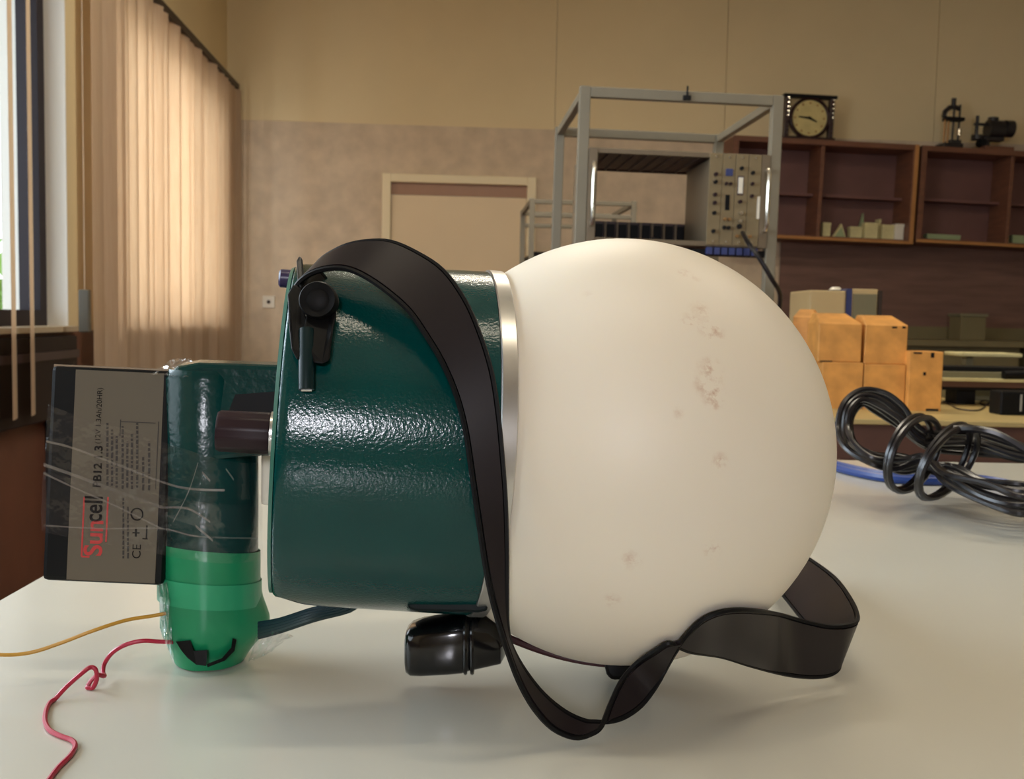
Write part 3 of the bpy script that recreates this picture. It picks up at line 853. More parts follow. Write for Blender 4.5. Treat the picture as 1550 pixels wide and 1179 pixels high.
M_tapecrumple = clear_mat('clear_tape_crumpled', 0.30, 0.10, bump=0.5, bscale=120, haze=0.05)
crumple([(262, 543), (290, 543), (296, 572), (228, 566)], lambda u, v: .632 - .05 * v, 1, 'crumpled_end', amp=.012)
crumple([(240, 884), (258, 880), (264, 1006), (244, 960)], lambda u, v: .60 - .012 * math.sin(u * 3), 2, 'loose_flap', amp=.008)
crumple([(392, 950), (444, 962), (402, 992), (376, 1002)], lambda u, v: .605 - .03 * u, 3, 'loose_flap', amp=.012)

# ------------------------------------------------------------------ wires from the tube
def wire(name, rows, r, material, label):
    pts = spline([P(x, y, d) if d else onz(x, y, TABLE_Z + r) for x, y, d in rows], 6)
    for p in pts:
        if p.z < TABLE_Z + r: p.z = TABLE_Z + r
    return tag(MB().tube(pts, r, 8).build(name, material, None, smooth=True, origin=pts[-1]), label, 'wire')
wire('thin_wire', [(262, 926, .597), (232, 932, .594), (190, 939, .588), (140, 955, .58), (90, 974, .575), (45, 988, .57), (0, 991, .568), (-60, 985, .565)], .0011, M_wire_y, 'thin yellow wire running off the table from the taped tube')
wire('thin_wire', [(262, 972, .597), (240, 971, .594), (215, 970, .59), (190, 976, .588), (170, 988, .587), (158, 1005, .587), (156, 1018, .582), (158, 1023, .578), (148, 1022, .574), (138, 1030, 0.572), (132, 1042, .570), (138, 1044, .569), (146, 1030, .568), (145, 1014, .567), (137, 1010, .566), (125, 1018, .562), (98, 1042, .556), (76, 1068, .547), (68, 1086, 0), (74, 1104, 0), (92, 1114, 0), (108, 1120, 0), (114, 1129, 0), (106, 1144, 0), (88, 1162, 0), (70, 1186, 0)], .0013, M_wire_r, 'kinked red wire curling over the table corner near the battery')
rc = thing('ribbon_cable', P(460, 940, .60), 'short dark green ribbon cable between taped tube and drum', 'cable')
for k in range(5):
    f = k / 4
    MB().tube(spline([P(392, 944 + 20 * f, .602 - .004 * f), P(425, 938 + 17 * f, .597 - .004 * f), P(468 + 8 * f, 924 + 14 * f, .59 - .004 * f), P(495 + 34 * f, 916 + 8 * f, .586), P(510 + 36 * f, 900 + 10 * f, .583)], 4), .0016, 6).build('wire', mat('cable_teal', (10 + 6 * k, 40 + 3 * k, 52), .3), rc, smooth=True)

# ------------------------------------------------------------------ coiled cable at the table's far side
def on_t(px, py): return onz(px, py, TABLE_Z)
cc = thing('cable_hank', on_t(1400, 735), 'thick black cable coiled into a tied hank behind the ball', 'cable')
rk = random.Random(21)
LE = [  # loops (px, py, depth) of the tied hank: left bow, waist, right bow
]
NS = 13
def strand(k):
    """one long loop of the hank: left bow at x~1270..1380, waist about x 1400, right bow beyond the frame"""
    f = k / (NS - 1); g = rk.uniform(-1, 1); j = lambda a: rk.uniform(-a, a)
    d = 1.24 + g * .05
    return [(1402 + 4 * g, 652 + 26 * f, d), (1366 - 8 * f + j(2), 614 + 30 * f, d + .01), (1338 - 14 * f + j(2), 594 + 26 * f + j(2), d + .02), (1305 + j(3), 590 + 22 * f, d + .02), (1276 + 16 * f, 612 + 14 * f, d + .01), (1267 + 22 * f + j(2), 648 + j(5), d), (1282 + 14 * f, 680 - 8 * f + j(5), d - .03), (1322 + j(6), 706 - 16 * f + j(6), d - .05), (1360 + j(5), 712 - 20 * f + j(8), d - .04),
           (1400 + j(5), 704 - 8 * f + 10 * g, d - .05), (1440 + 14 * g, 736 - 30 * f + j(6), d - .10), (1488 + j(6), 764 - 40 * f + j(6), d - .15), (1545, 780 - 44 * f + j(6), d - .18), (1610 + j(8), 768 - 30 * f, d - .16), (1630, 724, d - .10), (1585, 690 + 16 * f, d - .06), (1530, 668 + 26 * f + j(5), d - .03), (1468 + j(6), 652 + 30 * f + j(5), d)]
for k in range(NS):
    pts = strand(k)
    W = [P(*r) for r in pts]
    N = len(W); cl = []
    for i in range(N):
        p0, p1, p2, p3 = W[i - 1], W[i], W[(i + 1) % N], W[(i + 2) % N]
        for s_ in range(5):
            t_ = s_ / 5
            cl.append(.5 * ((2 * p1) + (p2 - p0) * t_ + (2 * p0 - 5 * p1 + 4 * p2 - p3) * t_ * t_ + (3 * p1 - p0 - 3 * p2 + p3) * t_ ** 3))
    for p in cl:
        if p.z < TABLE_Z + .0036: p.z = TABLE_Z + .0036
    MB().tube(cl, .0034, 7, closed=True).build('cable_loop', M_cable, cc, smooth=True)
def tie(cx, cy, hw, hh, d, lean):
    cl = []
    for i in range(28):
        a = 2 * math.pi * i / 28
        x = cx + hw * math.cos(a) + lean * math.sin(a); y = cy - hh * math.sin(a)
        p = P(x, y, d + .055 * math.cos(a)); p.z = max(p.z, TABLE_Z + .0045); cl.append(p)
    MB().tube(cl, .0037, 7, closed=True).build('tie_turn', M_cable, cc, smooth=True)
tie(1375, 685, 30, 56, 1.19, 16); tie(1384, 688, 34, 56, 1.18, 18); tie(1428, 698, 30, 56, 1.15, 26); tie(1436, 700, 34, 54, 1.14, 28)
MB().tube(spline([P(1436, 650, 1.13), P(1480, 650, 1.11), P(1520, 662, 1.10), P(1580, 700, 1.08)], 5), .0044, 7).build('loose_end', M_cable, cc, smooth=True)
bc = [onz(x, y, TABLE_Z + .006) for x, y in ((1235, 694), (1262, 706), (1300, 716), (1345, 724), (1400, 728), (1460, 728), (1520, 735), (1570, 750))]
bl_ = thing('blue_cable', bc[3], 'blue flat cable lying on the table under the black hank', 'cable')
MB().tube(spline(bc, 5), .006, 8).build('cable_run', M_bluecable, bl_, smooth=True)
MB().tube(spline([p + Vector((.004, .016, .002)) for p in bc], 5), .006, 8).build('cable_run', M_bluecable, bl_, smooth=True)

# ------------------------------------------------------------------ equipment rack with crate
YR = rad(4.0)
RO = Vector((P(862, 300, 2.5).x, 2.5, 0))
MR = Matrix.Translation(RO) @ Matrix.Rotation(YR, 4, 'Z') @ Matrix.Rotation(0.012, 4, 'Y')
RW, RDp = .510, .56
RZ = 1.556
rack = thing('equipment_rack', RO + Vector((RW / 2, RDp / 2, 0)), 'tall open grey steel equipment rack frame standing behind the ball', 'rack')
PT = .027
def rb(name, *a, m=M_rackgrey, bev=.002): return MB().box(*a, MR).build(name, m, rack, bevel=bev)
for x in (0, RW - PT):
    for y in (0, RDp - PT): rb('post', x, x + PT, y, y + PT, .0, RZ)
for y in (0, RDp - PT):
    rb('cross_bar', PT, RW - PT, y, y + PT * .8, RZ - .026, RZ - .001); rb('cross_bar', PT, RW - PT, y, y + PT * .8, .1, .126)
for x in (0, RW - PT):
    rb('side_bar', x + .004, x + PT - .004, PT, RDp - PT, RZ - .024, RZ - .003); rb('side_bar', x + .004, x + PT - .004, PT, RDp - PT, .1, .124)
rb('latch', .255, .275, -.006, .004, RZ - .024, RZ - .012, m=M_dark); MB().lathe([(0, 1e-4), (0, .003), (.03, .0022), (.03, 1e-4)], MR @ Matrix.Translation((.265, -.004, RZ - .02)), 8).build('latch_pin', M_dark, rack)
rb('shelf_angle', PT, RW - PT, .01, .03, 1.155, 1.172, m=M_dark)

cr = thing('instrument_crate', MR @ Vector((RW / 2, .15, 1.175)), 'aluminium card crate with empty black slots mounted in the steel rack', 'crate')
CB, CT, CD = 1.178, 1.408, .30
def cb(name, *a, m=M_crate, bev=.001): return MB().box(*a, MR).build(name, m, cr, bevel=bev)
cb('side_plate', PT + .003, PT + .006, .004, CD, CB, CT); cb('side_plate', RW - PT - .006, RW - PT - .003, .004, CD, CB, CT)
cb('ear', PT + .001, PT + .022, -.003, .002, CB, CT); cb('ear', RW - PT - .022, RW - PT - .001, -.003, .002, CB, CT)
cb('top_rail', PT + .022, RW - PT - .022, 0, .012, CT - .012, CT); cb('bottom_rail', PT + .022, RW - PT - .022, 0, .012, CB, CB + .012)
# card guides across top: dark bars with gaps
for i in range(10):
    x = PT + .026 + i * .0325
    cb('top_guide', x, x + .025, .012, CD - .01, CT - .008, CT - .004, m=M_cratedark)
    cb('guide_rib', x + .026, x + .031, .012, CD - .01, CT - .012, CT - .002, m=M_cratedark)
cb('rear_top_rail', PT + .006, RW - PT - .006, CD - .012, CD, CT - .012, CT, m=M_cratedark)
for i in range(10):
    x = PT + .024 + i * .0325
    cb('connector', x + .006, x + .028, CD - .03, CD - .02, CB + .006, CB + .072, m=M_black)
    cb('slot_divider', x - .001, x + .005, CD - .034, CD - .012, CB + .002, CB + .078, m=M_crate)
cb('rear_bottom_rail', PT + .006, RW - PT - .006, CD - .02, CD - .008, CB - .002, CB + .08, m=M_cratedark)
cb('bottom_tray', PT + .006, RW - PT - .006, .012, CD - .02, CB, CB + .003, m=M_cratedark)
for x in (PT + .011, RW - PT - .011):
    pts = [MR @ Vector((x, y, z)) for y, z in ((-.003, 1.22), (-.022, 1.222), (-.03, 1.235), (-.03, 1.355), (-.022, 1.368), (-.003, 1.37))]
    MB().tube(pts, .0055, 8).build('handle', M_chrome, cr, smooth=True)
cb('white_sticker', RW - PT - .030, RW - PT - .023, -.0045, -.003, 1.25, 1.305, m=M_plastic_white, bev=0)
MODX = RW - PT - .022 - 4 * .033
mod_lab = ['grey plug-in module with one column of round sockets at the crate opening', 'grey plug-in module with a black display window and cable', 'grey plug-in module with a pale meter slot and chrome switches', 'narrow grey plug-in module beside the crate handle with three small sockets']
for i in range(4):
    x0 = MODX + i * .033; x1 = x0 + .032
    md = thing('plug_in_module', MR @ Vector(((x0 + x1) / 2, .0, CB + .013)), mod_lab[i], 'module', 'plug-in modules in the crate')
    def mbx(name, *a, m=M_module, bev=.0008, p=None): return MB().box(*a, MR).build(name, m, p or md, bevel=bev)
    mbx('body', x0 + .002, x1 - .002, .003, .24, CB + .014, CT - .014, m=M_crate)
    fp = mbx('front_panel', x0, x1, -.004, .002, CB + .004, CT - .001)
    def dot(name, xx, zz, r, m=M_dark, h=.008):
        MB().lathe([(0, 1e-4), (0, r), (h, r * .9), (h, 1e-4)], MR @ Matrix.Translation((x0 + xx, -.004, zz)) @ Matrix.Rotation(math.pi / 2, 4, 'X'), 12).build(name, m, fp, smooth=True)
    for zz in (CB + .012, CT - .010): dot('screw', .016, zz, .0028, M_chrome, .003)
    if i == 0:
        for zz, mm in ((1.355, M_knob), (1.336, M_dark), (1.305, M_knob), (1.285, M_knob), (1.26, M_dark), (1.215, M_dark)): dot('socket', .016, zz, .0052, mm)
        dot('toggle', .010, 1.34, .003, M_chrome, .012)
    elif i == 1:
        mbx('display', x0 + .008, x1 - .006, -.006, -.003, 1.352, 1.37, m=M_bluepl, p=fp); mbx('window', x0 + .010, x1 - .011, -.006, -.003, 1.268, 1.306, m=M_black, p=fp)
        for xx in (.010, .021): dot('socket', xx, 1.333, .0042, M_knob); dot('socket', xx, 1.246, .004, M_brass); dot('socket', xx, 1.225, .005, M_dark)
    elif i == 2:
        mbx('meter_slot', x0 + .008, x1 - .012, -.006, -.003, 1.31, 1.35, m=M_plastic_white, p=fp); mbx('meter_frame', x0 + .006, x1 - .010, -.005, -.003, 1.306, 1.354, m=M_cratedark, p=fp)
        dot('socket', .014, 1.372, .005); dot('socket', .014, 1.29, .005, M_knob); dot('switch', .016, 1.262, .005, M_chrome, .012); dot('switch', .016, 1.242, .005, M_chrome, .010); dot('socket', .015, 1.229, .0065); dot('socket', .010, 1.205, .004, M_brass)
    else:
        dot('socket', .010, 1.362, .005); dot('socket', .010, 1.335, .0045, M_knob); dot('socket', .010, 1.305, .0045, M_knob); dot('socket', .010, 1.205, .004, M_brass)
cs = thing('connector_strip', MR @ Vector((MODX, .02, 1.16)), 'row of blue plug connectors below the crate modules', 'connectors')
for i in range(7): MB().box(MODX + .002 + i * .019, MODX + .017 + i * .019, -.004, .01, 1.158, 1.176, MR).build('plug', M_bluepl, cs, bevel=.001)
pts = spline([P(1124, 352, 2.47), P(1133, 368, 2.42), P(1150, 392, 2.40), P(1168, 422, 2.40), P(1179, 440, 2.42), P(1181, 455, 2.44), P(1178, 480, 2.46)], 5)
tag(MB().tube(pts, .0055, 8).build('signal_cable', M_cable, None, smooth=True, origin=pts[-1]), 'black cable hanging from the plug-in module down the rack post', 'cable')
pts = spline([P(1125, 368, 2.55), P(1100, 376, 2.56), P(1060, 380, 2.58), P(1020, 370, 2.6), P(985, 362, 2.6)], 5)
tag(MB().tube(pts, .006, 8).build('signal_cable', M_cable, None, smooth=True, origin=pts[-1]), 'black cable sagging under the card crate', 'cable')

# second low frame further back
TO = P(800, 400, 4.3); TO.z = 0
MTy = frame(TO, rad(4))
tro = thing('metal_trolley', TO + Vector((.25, .3, 0)), 'low grey metal trolley frame between the door and the rack', 'trolley')
TH = EYE.z + (485 - 304) / FPX * 4.3
for x in (0, .44):
    for y in (0, .5): MB().box(x, x + .022, y, y + .022, 0, TH - (0 if y == 0 else .0), MTy).build('post', M_rackgrey, tro, bevel=.002)
for y in (0, .5):
    for z in (TH - .022, TH - .078, .3): MB().box(.022, .44, y + .002, y + .02, z, z + .018, MTy).build('rail', M_rackgrey, tro, bevel=.002)
for x in (0, .44): MB().box(x + .002, x + .02, .022, .5, TH - .02, TH, MTy).build('side_rail', M_rackgrey, tro, bevel=.002)
MB().box(.0, .46, .0, .52, .72, .74, MTy).build('shelf', M_rackgrey, tro)
zz_ = EYE.z + (484 - 382) / FPX * 4.3
MB().box(.022, .44, .04, .5, zz_ - .015, zz_, MTy).build('shelf', M_dark, tro)

# ------------------------------------------------------------------ wall socket
u, z = BW(407, 457, .006)
so = thing('wall_socket', MBK @ Vector((u, -.01, z)), 'small cream power socket on the back wall beside the blind', 'socket')
MB().box(u - .041, u + .041, -.018, -.006, z - .041, z + .041, MBK).build('plate', M_plastic_white, so, bevel=.004)
MB().lathe([(0, 1e-4), (0, .013), (.003, .012), (.003, 1e-4)], MBK @ Matrix.Translation((u, -.018, z)) @ Matrix.Rotation(math.pi / 2, 4, 'X'), 20).build('outlet', M_rail, so, smooth=True)

# ------------------------------------------------------------------ wall cabinets
CDEP = .30
def cabinet(label, xl, xr, ytl, ytr, ybl, ybr, divs):
    ul = BW(xl, (ytl + ybl) / 2, CDEP)[0]; ur = BW(xr, (ytr + ybr) / 2, CDEP)[0]
    zt_ = (BW(xl, ytl, CDEP)[1] + BW(xr, ytr, CDEP)[1]) / 2; zb_ = (BW(xl, ybl, CDEP)[1] + BW(xr, ybr, CDEP)[1]) / 2
    tilt = (BW(xr, ytr, CDEP)[1] - BW(xl, ytl, CDEP)[1] + BW(xr, ybr, CDEP)[1] - BW(xl, ybl, CDEP)[1]) / 2 / (ur - ul)
    M = MBK @ Matrix.Translation(((ul + ur) / 2, 0, zb_)) @ Matrix.Rotation(-math.atan(tilt), 4, 'Y')
    h = zt_ - zb_; w2 = (ur - ul) / 2; th = .035
    t = thing('wall_cabinet', M @ Vector((0, -.15, 0)), label, 'cabinet', 'open wall cabinets')
    def bx(name, *a, m=M_cabwood): return MB().box(*a, M).build(name, m, t, bevel=.002)
    bx('top_board', -w2, w2, -CDEP, -.024, h - th, h); bx('bottom_board', -w2, w2, -CDEP, -.024, 0, th * .8)
    bx('side_board', -w2, -w2 + th, -CDEP, -.024, th * .8, h - th); bx('side_board', w2 - th, w2, -CDEP, -.024, th * .8, h - th)
    bx('back_board', -w2 + th, w2 - th, -.045, -.024, th * .8, h - th, m=M_cabin)
    bx('front_lip', -w2, w2, -CDEP - .008, -CDEP, 0, th * .55, m=M_cabedge); 
    bx('side_lip', w2 - th * .8, w2, -CDEP - .008, -CDEP, th * .55, h, m=M_cabedge)
    bx('inner_shelf', -w2 + th, w2 - th, -.17, -.045, h * .46, h * .46 + .018, m=M_cabin)
    for d in divs:
        ud = BW(d, (ytl + ybl) / 2, CDEP)[0] - (ul + ur) / 2
        bx('divider', ud - .012, ud + .012, -CDEP + .02, -.045, th * .8, h - th)
    return M, w2, h, th
C1 = cabinet('open brown wooden wall cabinet holding cream cards, under the clock', 1106, 1385, 205, 218, 356, 371, [1243])
C2 = cabinet('open brown wooden wall cabinet under the two black apparatus', 1390, 1720, 220, 238, 366, 384, [1530])

# cream cards and boxes inside the first cabinet
def in_cab(C, px0, px1, pytop, dep, label, material, shape='box', name='card_box', cat='box', group='cream cards in the cabinet'):
    M, w2, h, th = C; inv_ = M.inverted()
    Mi = M
    def loc(px, py):
        n = (M.to_3x3() @ Vector((0, -1, 0))); p = onplane(px, py, M @ Vector((0, -dep, 0)), n); return inv_ @ p
    a = loc(px0, pytop); b_ = loc(px1, pytop); zb_ = th * .8 + .0005
    zt_ = a.z
    org = M @ Vector(((a.x + b_.x) / 2, -dep + .03, zb_))
    t = thing(name, org, label, cat, group)
    if shape == 'wedge':
        q_ = [(a.x, zb_), (b_.x, zb_), ((a.x + b_.x) / 2 + .01, zt_)]
        MB().prism([M @ Vector((x, -dep, z)) for x, z in q_], [M @ Vector((x, -dep + .03, z)) for x, z in q_]).build('folded_sheet', material, t)
        q2 = [(a.x + .008, zb_), (b_.x - .008, zb_), ((a.x + b_.x) / 2 + .01, zt_ - .02)]
        MB().prism([M @ Vector((x, -dep - .002, z)) for x, z in q2], [M @ Vector((x, -dep, z)) for x, z in q2]).build('inner_sheet', M_palegreen, t)
    else:
        MB().box(a.x, b_.x, -dep, -dep + .06, zb_, zt_, M).build('body', material, t, bevel=.002)
        MB().box(a.x - .002, b_.x + .002, -dep - .002, -dep + .062, zt_ - .018, zt_ + .002, M).build('lid', material, t, bevel=.002)
in_cab(C1, 1246, 1258, 337, .22, 'short cream box beside the cabinet divider', M_cream)
in_cab(C1, 1262, 1282, 338, .24, 'pointed folded cream card in the first cabinet', M_cream, 'wedge', 'folded_card', 'card')
in_cab(C1, 1288, 1306, 343, .22, 'low wide cream box in the middle of the cabinet', M_cream)
in_cab(C1, 1299, 1311, 322, .14, 'tallest pointed pale card at the rear of the cabinet', M_palegreen, 'wedge', 'folded_card', 'card')
in_cab(C1, 1310, 1330, 337, .24, 'wide cream box leaning out at the cabinet front edge', M_cream)
in_cab(C1, 1331, 1334, 332, .2, 'thin upright cream card standing between boxes', M_cream)
in_cab(C1, 1336, 1354, 340, .22, 'yellowish cream box right of the thin upright card', M_cream)
in_cab(C1, 1356, 1369, 339, .24, 'last cream box nearest the cabinet side board', M_plastic_white)
in_cab(C2, 1404, 1454, 354, .22, 'pale green flat tray in the second cabinet', M_palegreen, 'box', 'flat_tray', 'tray', 'things in the second cabinet')
in_cab(C2, 1533, 1575, 356, .22, 'pale green carton at the far end of the second cabinet', M_palegreen, 'box', 'small_carton', 'box', 'things in the second cabinet')

# clock on the first cabinet
M, w2, h, th = C1
n = M.to_3x3() @ Vector((0, -1, 0)); inv_ = M.inverted()
def c1(px, py, dep): return inv_ @ onplane(px, py, M @ Vector((0, -dep, 0)), n)
a = c1(1185, 207, .24); b_ = c1(1263, 146, .24); x0, x1 = a.x, b_.x; zt_ = b_.z; zb_ = h + .0005
clk = thing('mantel_clock', M @ Vector(((x0 + x1) / 2, -.22, zb_)), 'square dark framed clock with round cream dial standing on the wall cabinet', 'clock')
fwid = .03
def kb(name, *a, m=M_clockframe, bev=.004): return MB().box(*a, M).build(name, m, clk, bevel=bev)
kb('frame_side', x0, x0 + fwid, -.26, -.2, zb_, zt_); kb('frame_side', x1 - fwid, x1, -.26, -.2, zb_, zt_)
kb('frame_top', x0 - .012, x1 + .015, -.265, -.195, zt_ - .022, zt_, m=M_dark); kb('frame_base', x0 - .005, x1 + .015, -.265, -.195, zb_, zb_ + .022)
kb('backing', x0 + fwid, x1 - fwid, -.215, -.2, zb_ + .02, zt_ - .02, m=M_beige, bev=0)
for i in range(9):
    z = zb_ + .04 + i * (zt_ - zb_ - .07) / 8
    for xx in (x0 + .02, x1 - .01): MB().lathe([(-.006, 1e-4), (-.004, .008), (.004, .008), (.006, 1e-4)], M @ Matrix.Translation((xx, -.264, z)), 8).build('bead', M_clockframe if i < 4 else M_chrome, clk, smooth=True)
xc, zc, rc_ = (x0 + x1) / 2 + .004, (zb_ + zt_) / 2 - .003, (zt_ - zb_) / 2 - .012
Mk = M @ Matrix.Translation((xc, -.235, zc)) @ Matrix.Rotation(math.pi / 2, 4, 'X')
MB().lathe([(0, rc_ * .86), (0, rc_), (.022, rc_), (.03, rc_ * .93), (.022, rc_ * .86)], Mk, 48, True).build('bezel', M_clockframe, clk, smooth=True)
dial = MB().lathe([(-.01, 1e-4), (-.01, rc_ * .87), (.012, rc_ * .87), (.012, 1e-4)], Mk, 48).build('dial', M_dial, clk, smooth=True)
def hand(a0, L, wd):
    d = Vector((math.cos(a0), math.sin(a0), 0)); s_ = Vector((-d.y, d.x, 0)) * wd
    q_ = [d * -.01 + s_, d * L + s_ * .4, d * L - s_ * .4, d * -.01 - s_]
    MB().prism([Mk @ (v + Vector((0, 0, .018))) for v in q_], [Mk @ (v + Vector((0, 0, .014))) for v in q_]).build('hand', M_dark, dial)
hand(rad(176), .075, .008); hand(rad(-25), .055, .009)
for k in range(12):
    a_ = 2 * math.pi * k / 12; d = Vector((math.cos(a_), math.sin(a_), 0)) * rc_ * .72
    MB().box(-.006, .006, -.006, .006, .012, .014, Mk @ Matrix.Translation(d)).build('hour_mark', M_brass, dial)

# two apparatus on the second cabinet
M2, w22, h2, th2 = C2
n2 = M2.to_3x3() @ Vector((0, -1, 0)); inv2 = M2.inverted()
def c2(px, py, dep=.2): return inv2 @ onplane(px, py, M2 @ Vector((0, -dep, 0)), n2)
def cyl2(t, name, p, q_, r, m, k=14):
    MB().tube([M2 @ p, M2 @ q_], r, k).build(name, m, t, smooth=True)
zt2 = h2 + .0005
e = c2(1438, 217); ap = thing('laboratory_stand', M2 @ Vector((e.x, -.2, zt2)), 'small black laboratory stand with thin columns on the second cabinet', 'apparatus')
s = 6.7 / FPX
cx_ = e.x
MB().box(cx_ - .075, cx_ + .065, -.26, -.14, zt2, zt2 + .035, M2).build('base', M_instr, ap, bevel=.006)
MB().box(cx_ - .02, cx_ + .06, -.24, -.16, zt2 + .035, zt2 + .06, M2).build('base_block', M_instr, ap, bevel=.004)
for dx, zz, mm in ((-.045, .20, M_brass), (-.02, .20, M_brass), (.012, .27, M_instr), (.052, .3, M_instr)):
    cyl2(ap, 'column', Vector((cx_ + dx, -.2, zt2 + .03)), Vector((cx_ + dx, -.2, zt2 + zz)), .007, mm)
MB().box(cx_ - .05, cx_ + .075, -.235, -.165, zt2 + .19, zt2 + .212, M2).build('stage', M_dark, ap, bevel=.003)
cyl2(ap, 'mirror', Vector((cx_ + .05, -.215, zt2 + .095)), Vector((cx_ + .05, -.215, zt2 + .135)), .014, M_chrome)
MB().tube([M2 @ Vector((cx_ + x, -.2, zt2 + z)) for x, z in ((-.055, .212), (-.05, .25), (-.025, .275), (.01, .285), (.045, .275))], .016, 10).build('arm', M_instr, ap, smooth=True)
cyl2(ap, 'eyepiece', Vector((cx_ + .005, -.2, zt2 + .27)), Vector((cx_ + .005, -.2, zt2 + .34)), .016, M_instr)
e = c2(1497, 222); a2 = thing('motor_apparatus', M2 @ Vector((e.x, -.2, zt2)), 'bulky black optical apparatus with round drum ends on the second cabinet', 'apparatus')
cx_ = e.x
MB().box(cx_ - .06, cx_ + .14, -.27, -.13, zt2, zt2 + .028, M2).build('base', M_cabwood, a2, bevel=.004)
cyl2(a2, 'pedestal', Vector((cx_ - .02, -.2, zt2 + .028)), Vector((cx_ - .02, -.2, zt2 + .09)), .022, M_instr)
MB().box(cx_ - .05, cx_ + .09, -.23, -.17, zt2 + .07, zt2 + .10, M2).build('cradle', M_instr, a2, bevel=.006)
cyl2(a2, 'housing', Vector((cx_ - .02, -.2, zt2 + .15)), Vector((cx_ + .09, -.2, zt2 + .15)), .062, M_instr, 24)
cyl2(a2, 'drum_end', Vector((cx_ + .085, -.22, zt2 + .155)), Vector((cx_ + .14, -.22, zt2 + .155)), .056, M_instr, 24)
cyl2(a2, 'top_boss', Vector((cx_ + .015, -.2, zt2 + .2)), Vector((cx_ + .015, -.2, zt2 + .228)), .035, M_instr, 18)
cyl2(a2, 'eyepiece_post', Vector((cx_ - .095, -.2, zt2 + .085)), Vector((cx_ - .095, -.2, zt2 + .235)), .012, M_instr)
MB().box(cx_ - .115, cx_ - .015, -.21, -.19, zt2 + .17, zt2 + .187, M2).build('crossbar', M_instr, a2, bevel=.002)
MB().lathe([(-.015, 1e-4), (-.015, .04), (.015, .04), (.015, 1e-4)], M2 @ Matrix.Translation((cx_ - .085, -.2, zt2 + .09)), 16).build('wheel', M_instr, a2, smooth=True)
cyl2(a2, 'lower_wheel', Vector((cx_ - .055, -.23, zt2 + .055)), Vector((cx_ - .055, -.17, zt2 + .055)), .026, M_dark)

# ------------------------------------------------------------------ far bench along the wall
fu0 = BW(1200, 500, .6)[0]
fb = thing('wall_bench', MBK @ Vector((fu0 + 1.3, -.35, 0)), 'olive wall bench with drawers below the dark wooden panel', 'bench')
MB().box(fu0 - .1, 4.4, -.68, -.024, .86, .90, MBK).build('worktop', M_olive, fb, bevel=.004)
MB().box(fu0 - .1, 4.4, -.045, -.024, .90, .985, MBK).build('upstand', M_olive, fb)
for i in range(4):
    x = fu0 - .05 + i * .8
    MB().box(x, x + .74, -.62, -.03, .06, .86, MBK).build('cupboard', M_olive, fb, bevel=.004)
    MB().box(x + .02, x + .72, -.635, -.62, .70, .84, MBK).build('drawer_front', M_olive, fb, bevel=.004)
u, z = BW(1467, 486, .3)
fx = thing('carton', MBK @ Vector((u, -.3, .9)), 'dim olive carton standing on the wall bench', 'box')
MB().box(u - .085, u + .085, -.36, -.2, .9, z + .03, MBK).build('body', M_olive, fx, bevel=.003)
MB().box(u - .095, u + .095, -.37, -.19, z + .03, z + .05, MBK).build('lid', M_greygreen, fx, bevel=.003)

# ------------------------------------------------------------------ nearer bench with lead bricks
BZ = .78
bn = thing('side_bench', (1.5, 2.55, 0), 'cream topped bench with yellow bricks behind the black cable hank', 'bench')
MB().box(.72, 2.6, 2.19, 3.05, BZ - .012, BZ).build('worktop', M_bench, bn, bevel=.002)
MB().box(.72, 2.6, 2.20, 2.23, BZ - .09, BZ - .012).build('apron', M_benchfront, bn)
for x in (.74, 2.5):
    for y in (2.24, 2.98): MB().box(x, x + .05, y, y + .05, 0, BZ - .012).build('leg', M_benchfront, bn)
MB().box(.76, 2.55, 2.9, 2.93, .1, BZ - .1).build('modesty_panel', M_dado, bn)

def brick(label, outl, d, dep, cham, z0=None, yaw=0.0, holes=()):
    """painted block: front outline given by pixel corners at distance d, chamfered towards its top"""
    (xl, yt), (xr, yb) = outl
    a = P(xl, yb, d); b_ = P(xr, yb, d); wdt = (b_ - a).length; hgt = (yb - yt) / FPX * d
    zb_ = z0 if z0 is not None else a.z
    M = frame(Vector((a.x, a.y, zb_)), yaw)
    t = thing('lead_brick', Vector((a.x + wdt / 2, a.y + dep / 2, zb_)), label, 'brick', 'yellow painted bricks')
    c = cham
    r0 = [(0, 0), (wdt, 0), (wdt, dep), (0, dep)]
    r1 = [(c * .45, c * 2.6), (wdt - c * .75, c * 2.6), (wdt - c * .75, dep), (c * .45, dep)]
    rings = [[M @ Vector((x, y, 0)) for x, y in r0], [M @ Vector((x, y, hgt - c)) for x, y in r0], [M @ Vector((x, y, hgt)) for x, y in r1]]
    MB().loft(rings).build('body', M_brick, t, bevel=.002)
    for (fx_, fz, w_, h_) in holes:
        MB().box(wdt * fx_, wdt * fx_ + w_, -.0012, .002, hgt * fz, hgt * fz + h_, M).build('chipped_patch', M_dark, t)
    return zb_ + hgt
d0 = 2.46
zA = brick('yellow lead brick in the bottom row nearest the ball', ((1243, 547), (1304, 617)), d0, .1, .001, BZ)
zB = brick('yellow lead brick in the bottom row beside the single standing block', ((1306, 551), (1368, 619)), d0, .1, .001, BZ, holes=())
brick('yellow lead brick with chamfered top in the upper row nearest the ball', ((1238, 472), (1303, 546)), d0, .1, .026, zA + .0005, holes=((.05, -.0, .03, .003),))
brick('taller yellow lead brick with speckled chamfered top, upper row beside the grey instrument', ((1308, 477), (1372, 551)), d0, .1, .024, zB + .0005, holes=((.62, .74, .012, .004), (.86, .74, .008, .005)))
brick('orange-yellow block with dark corners standing alone at the row end', ((1374, 527), (1424, 617)), d0 - .02, .09, .001, BZ, holes=((.62, .9, .008, .012), (.42, .6, .006, .008), (.55, .0, .03, .006), (.1, .96, .02, .004)))
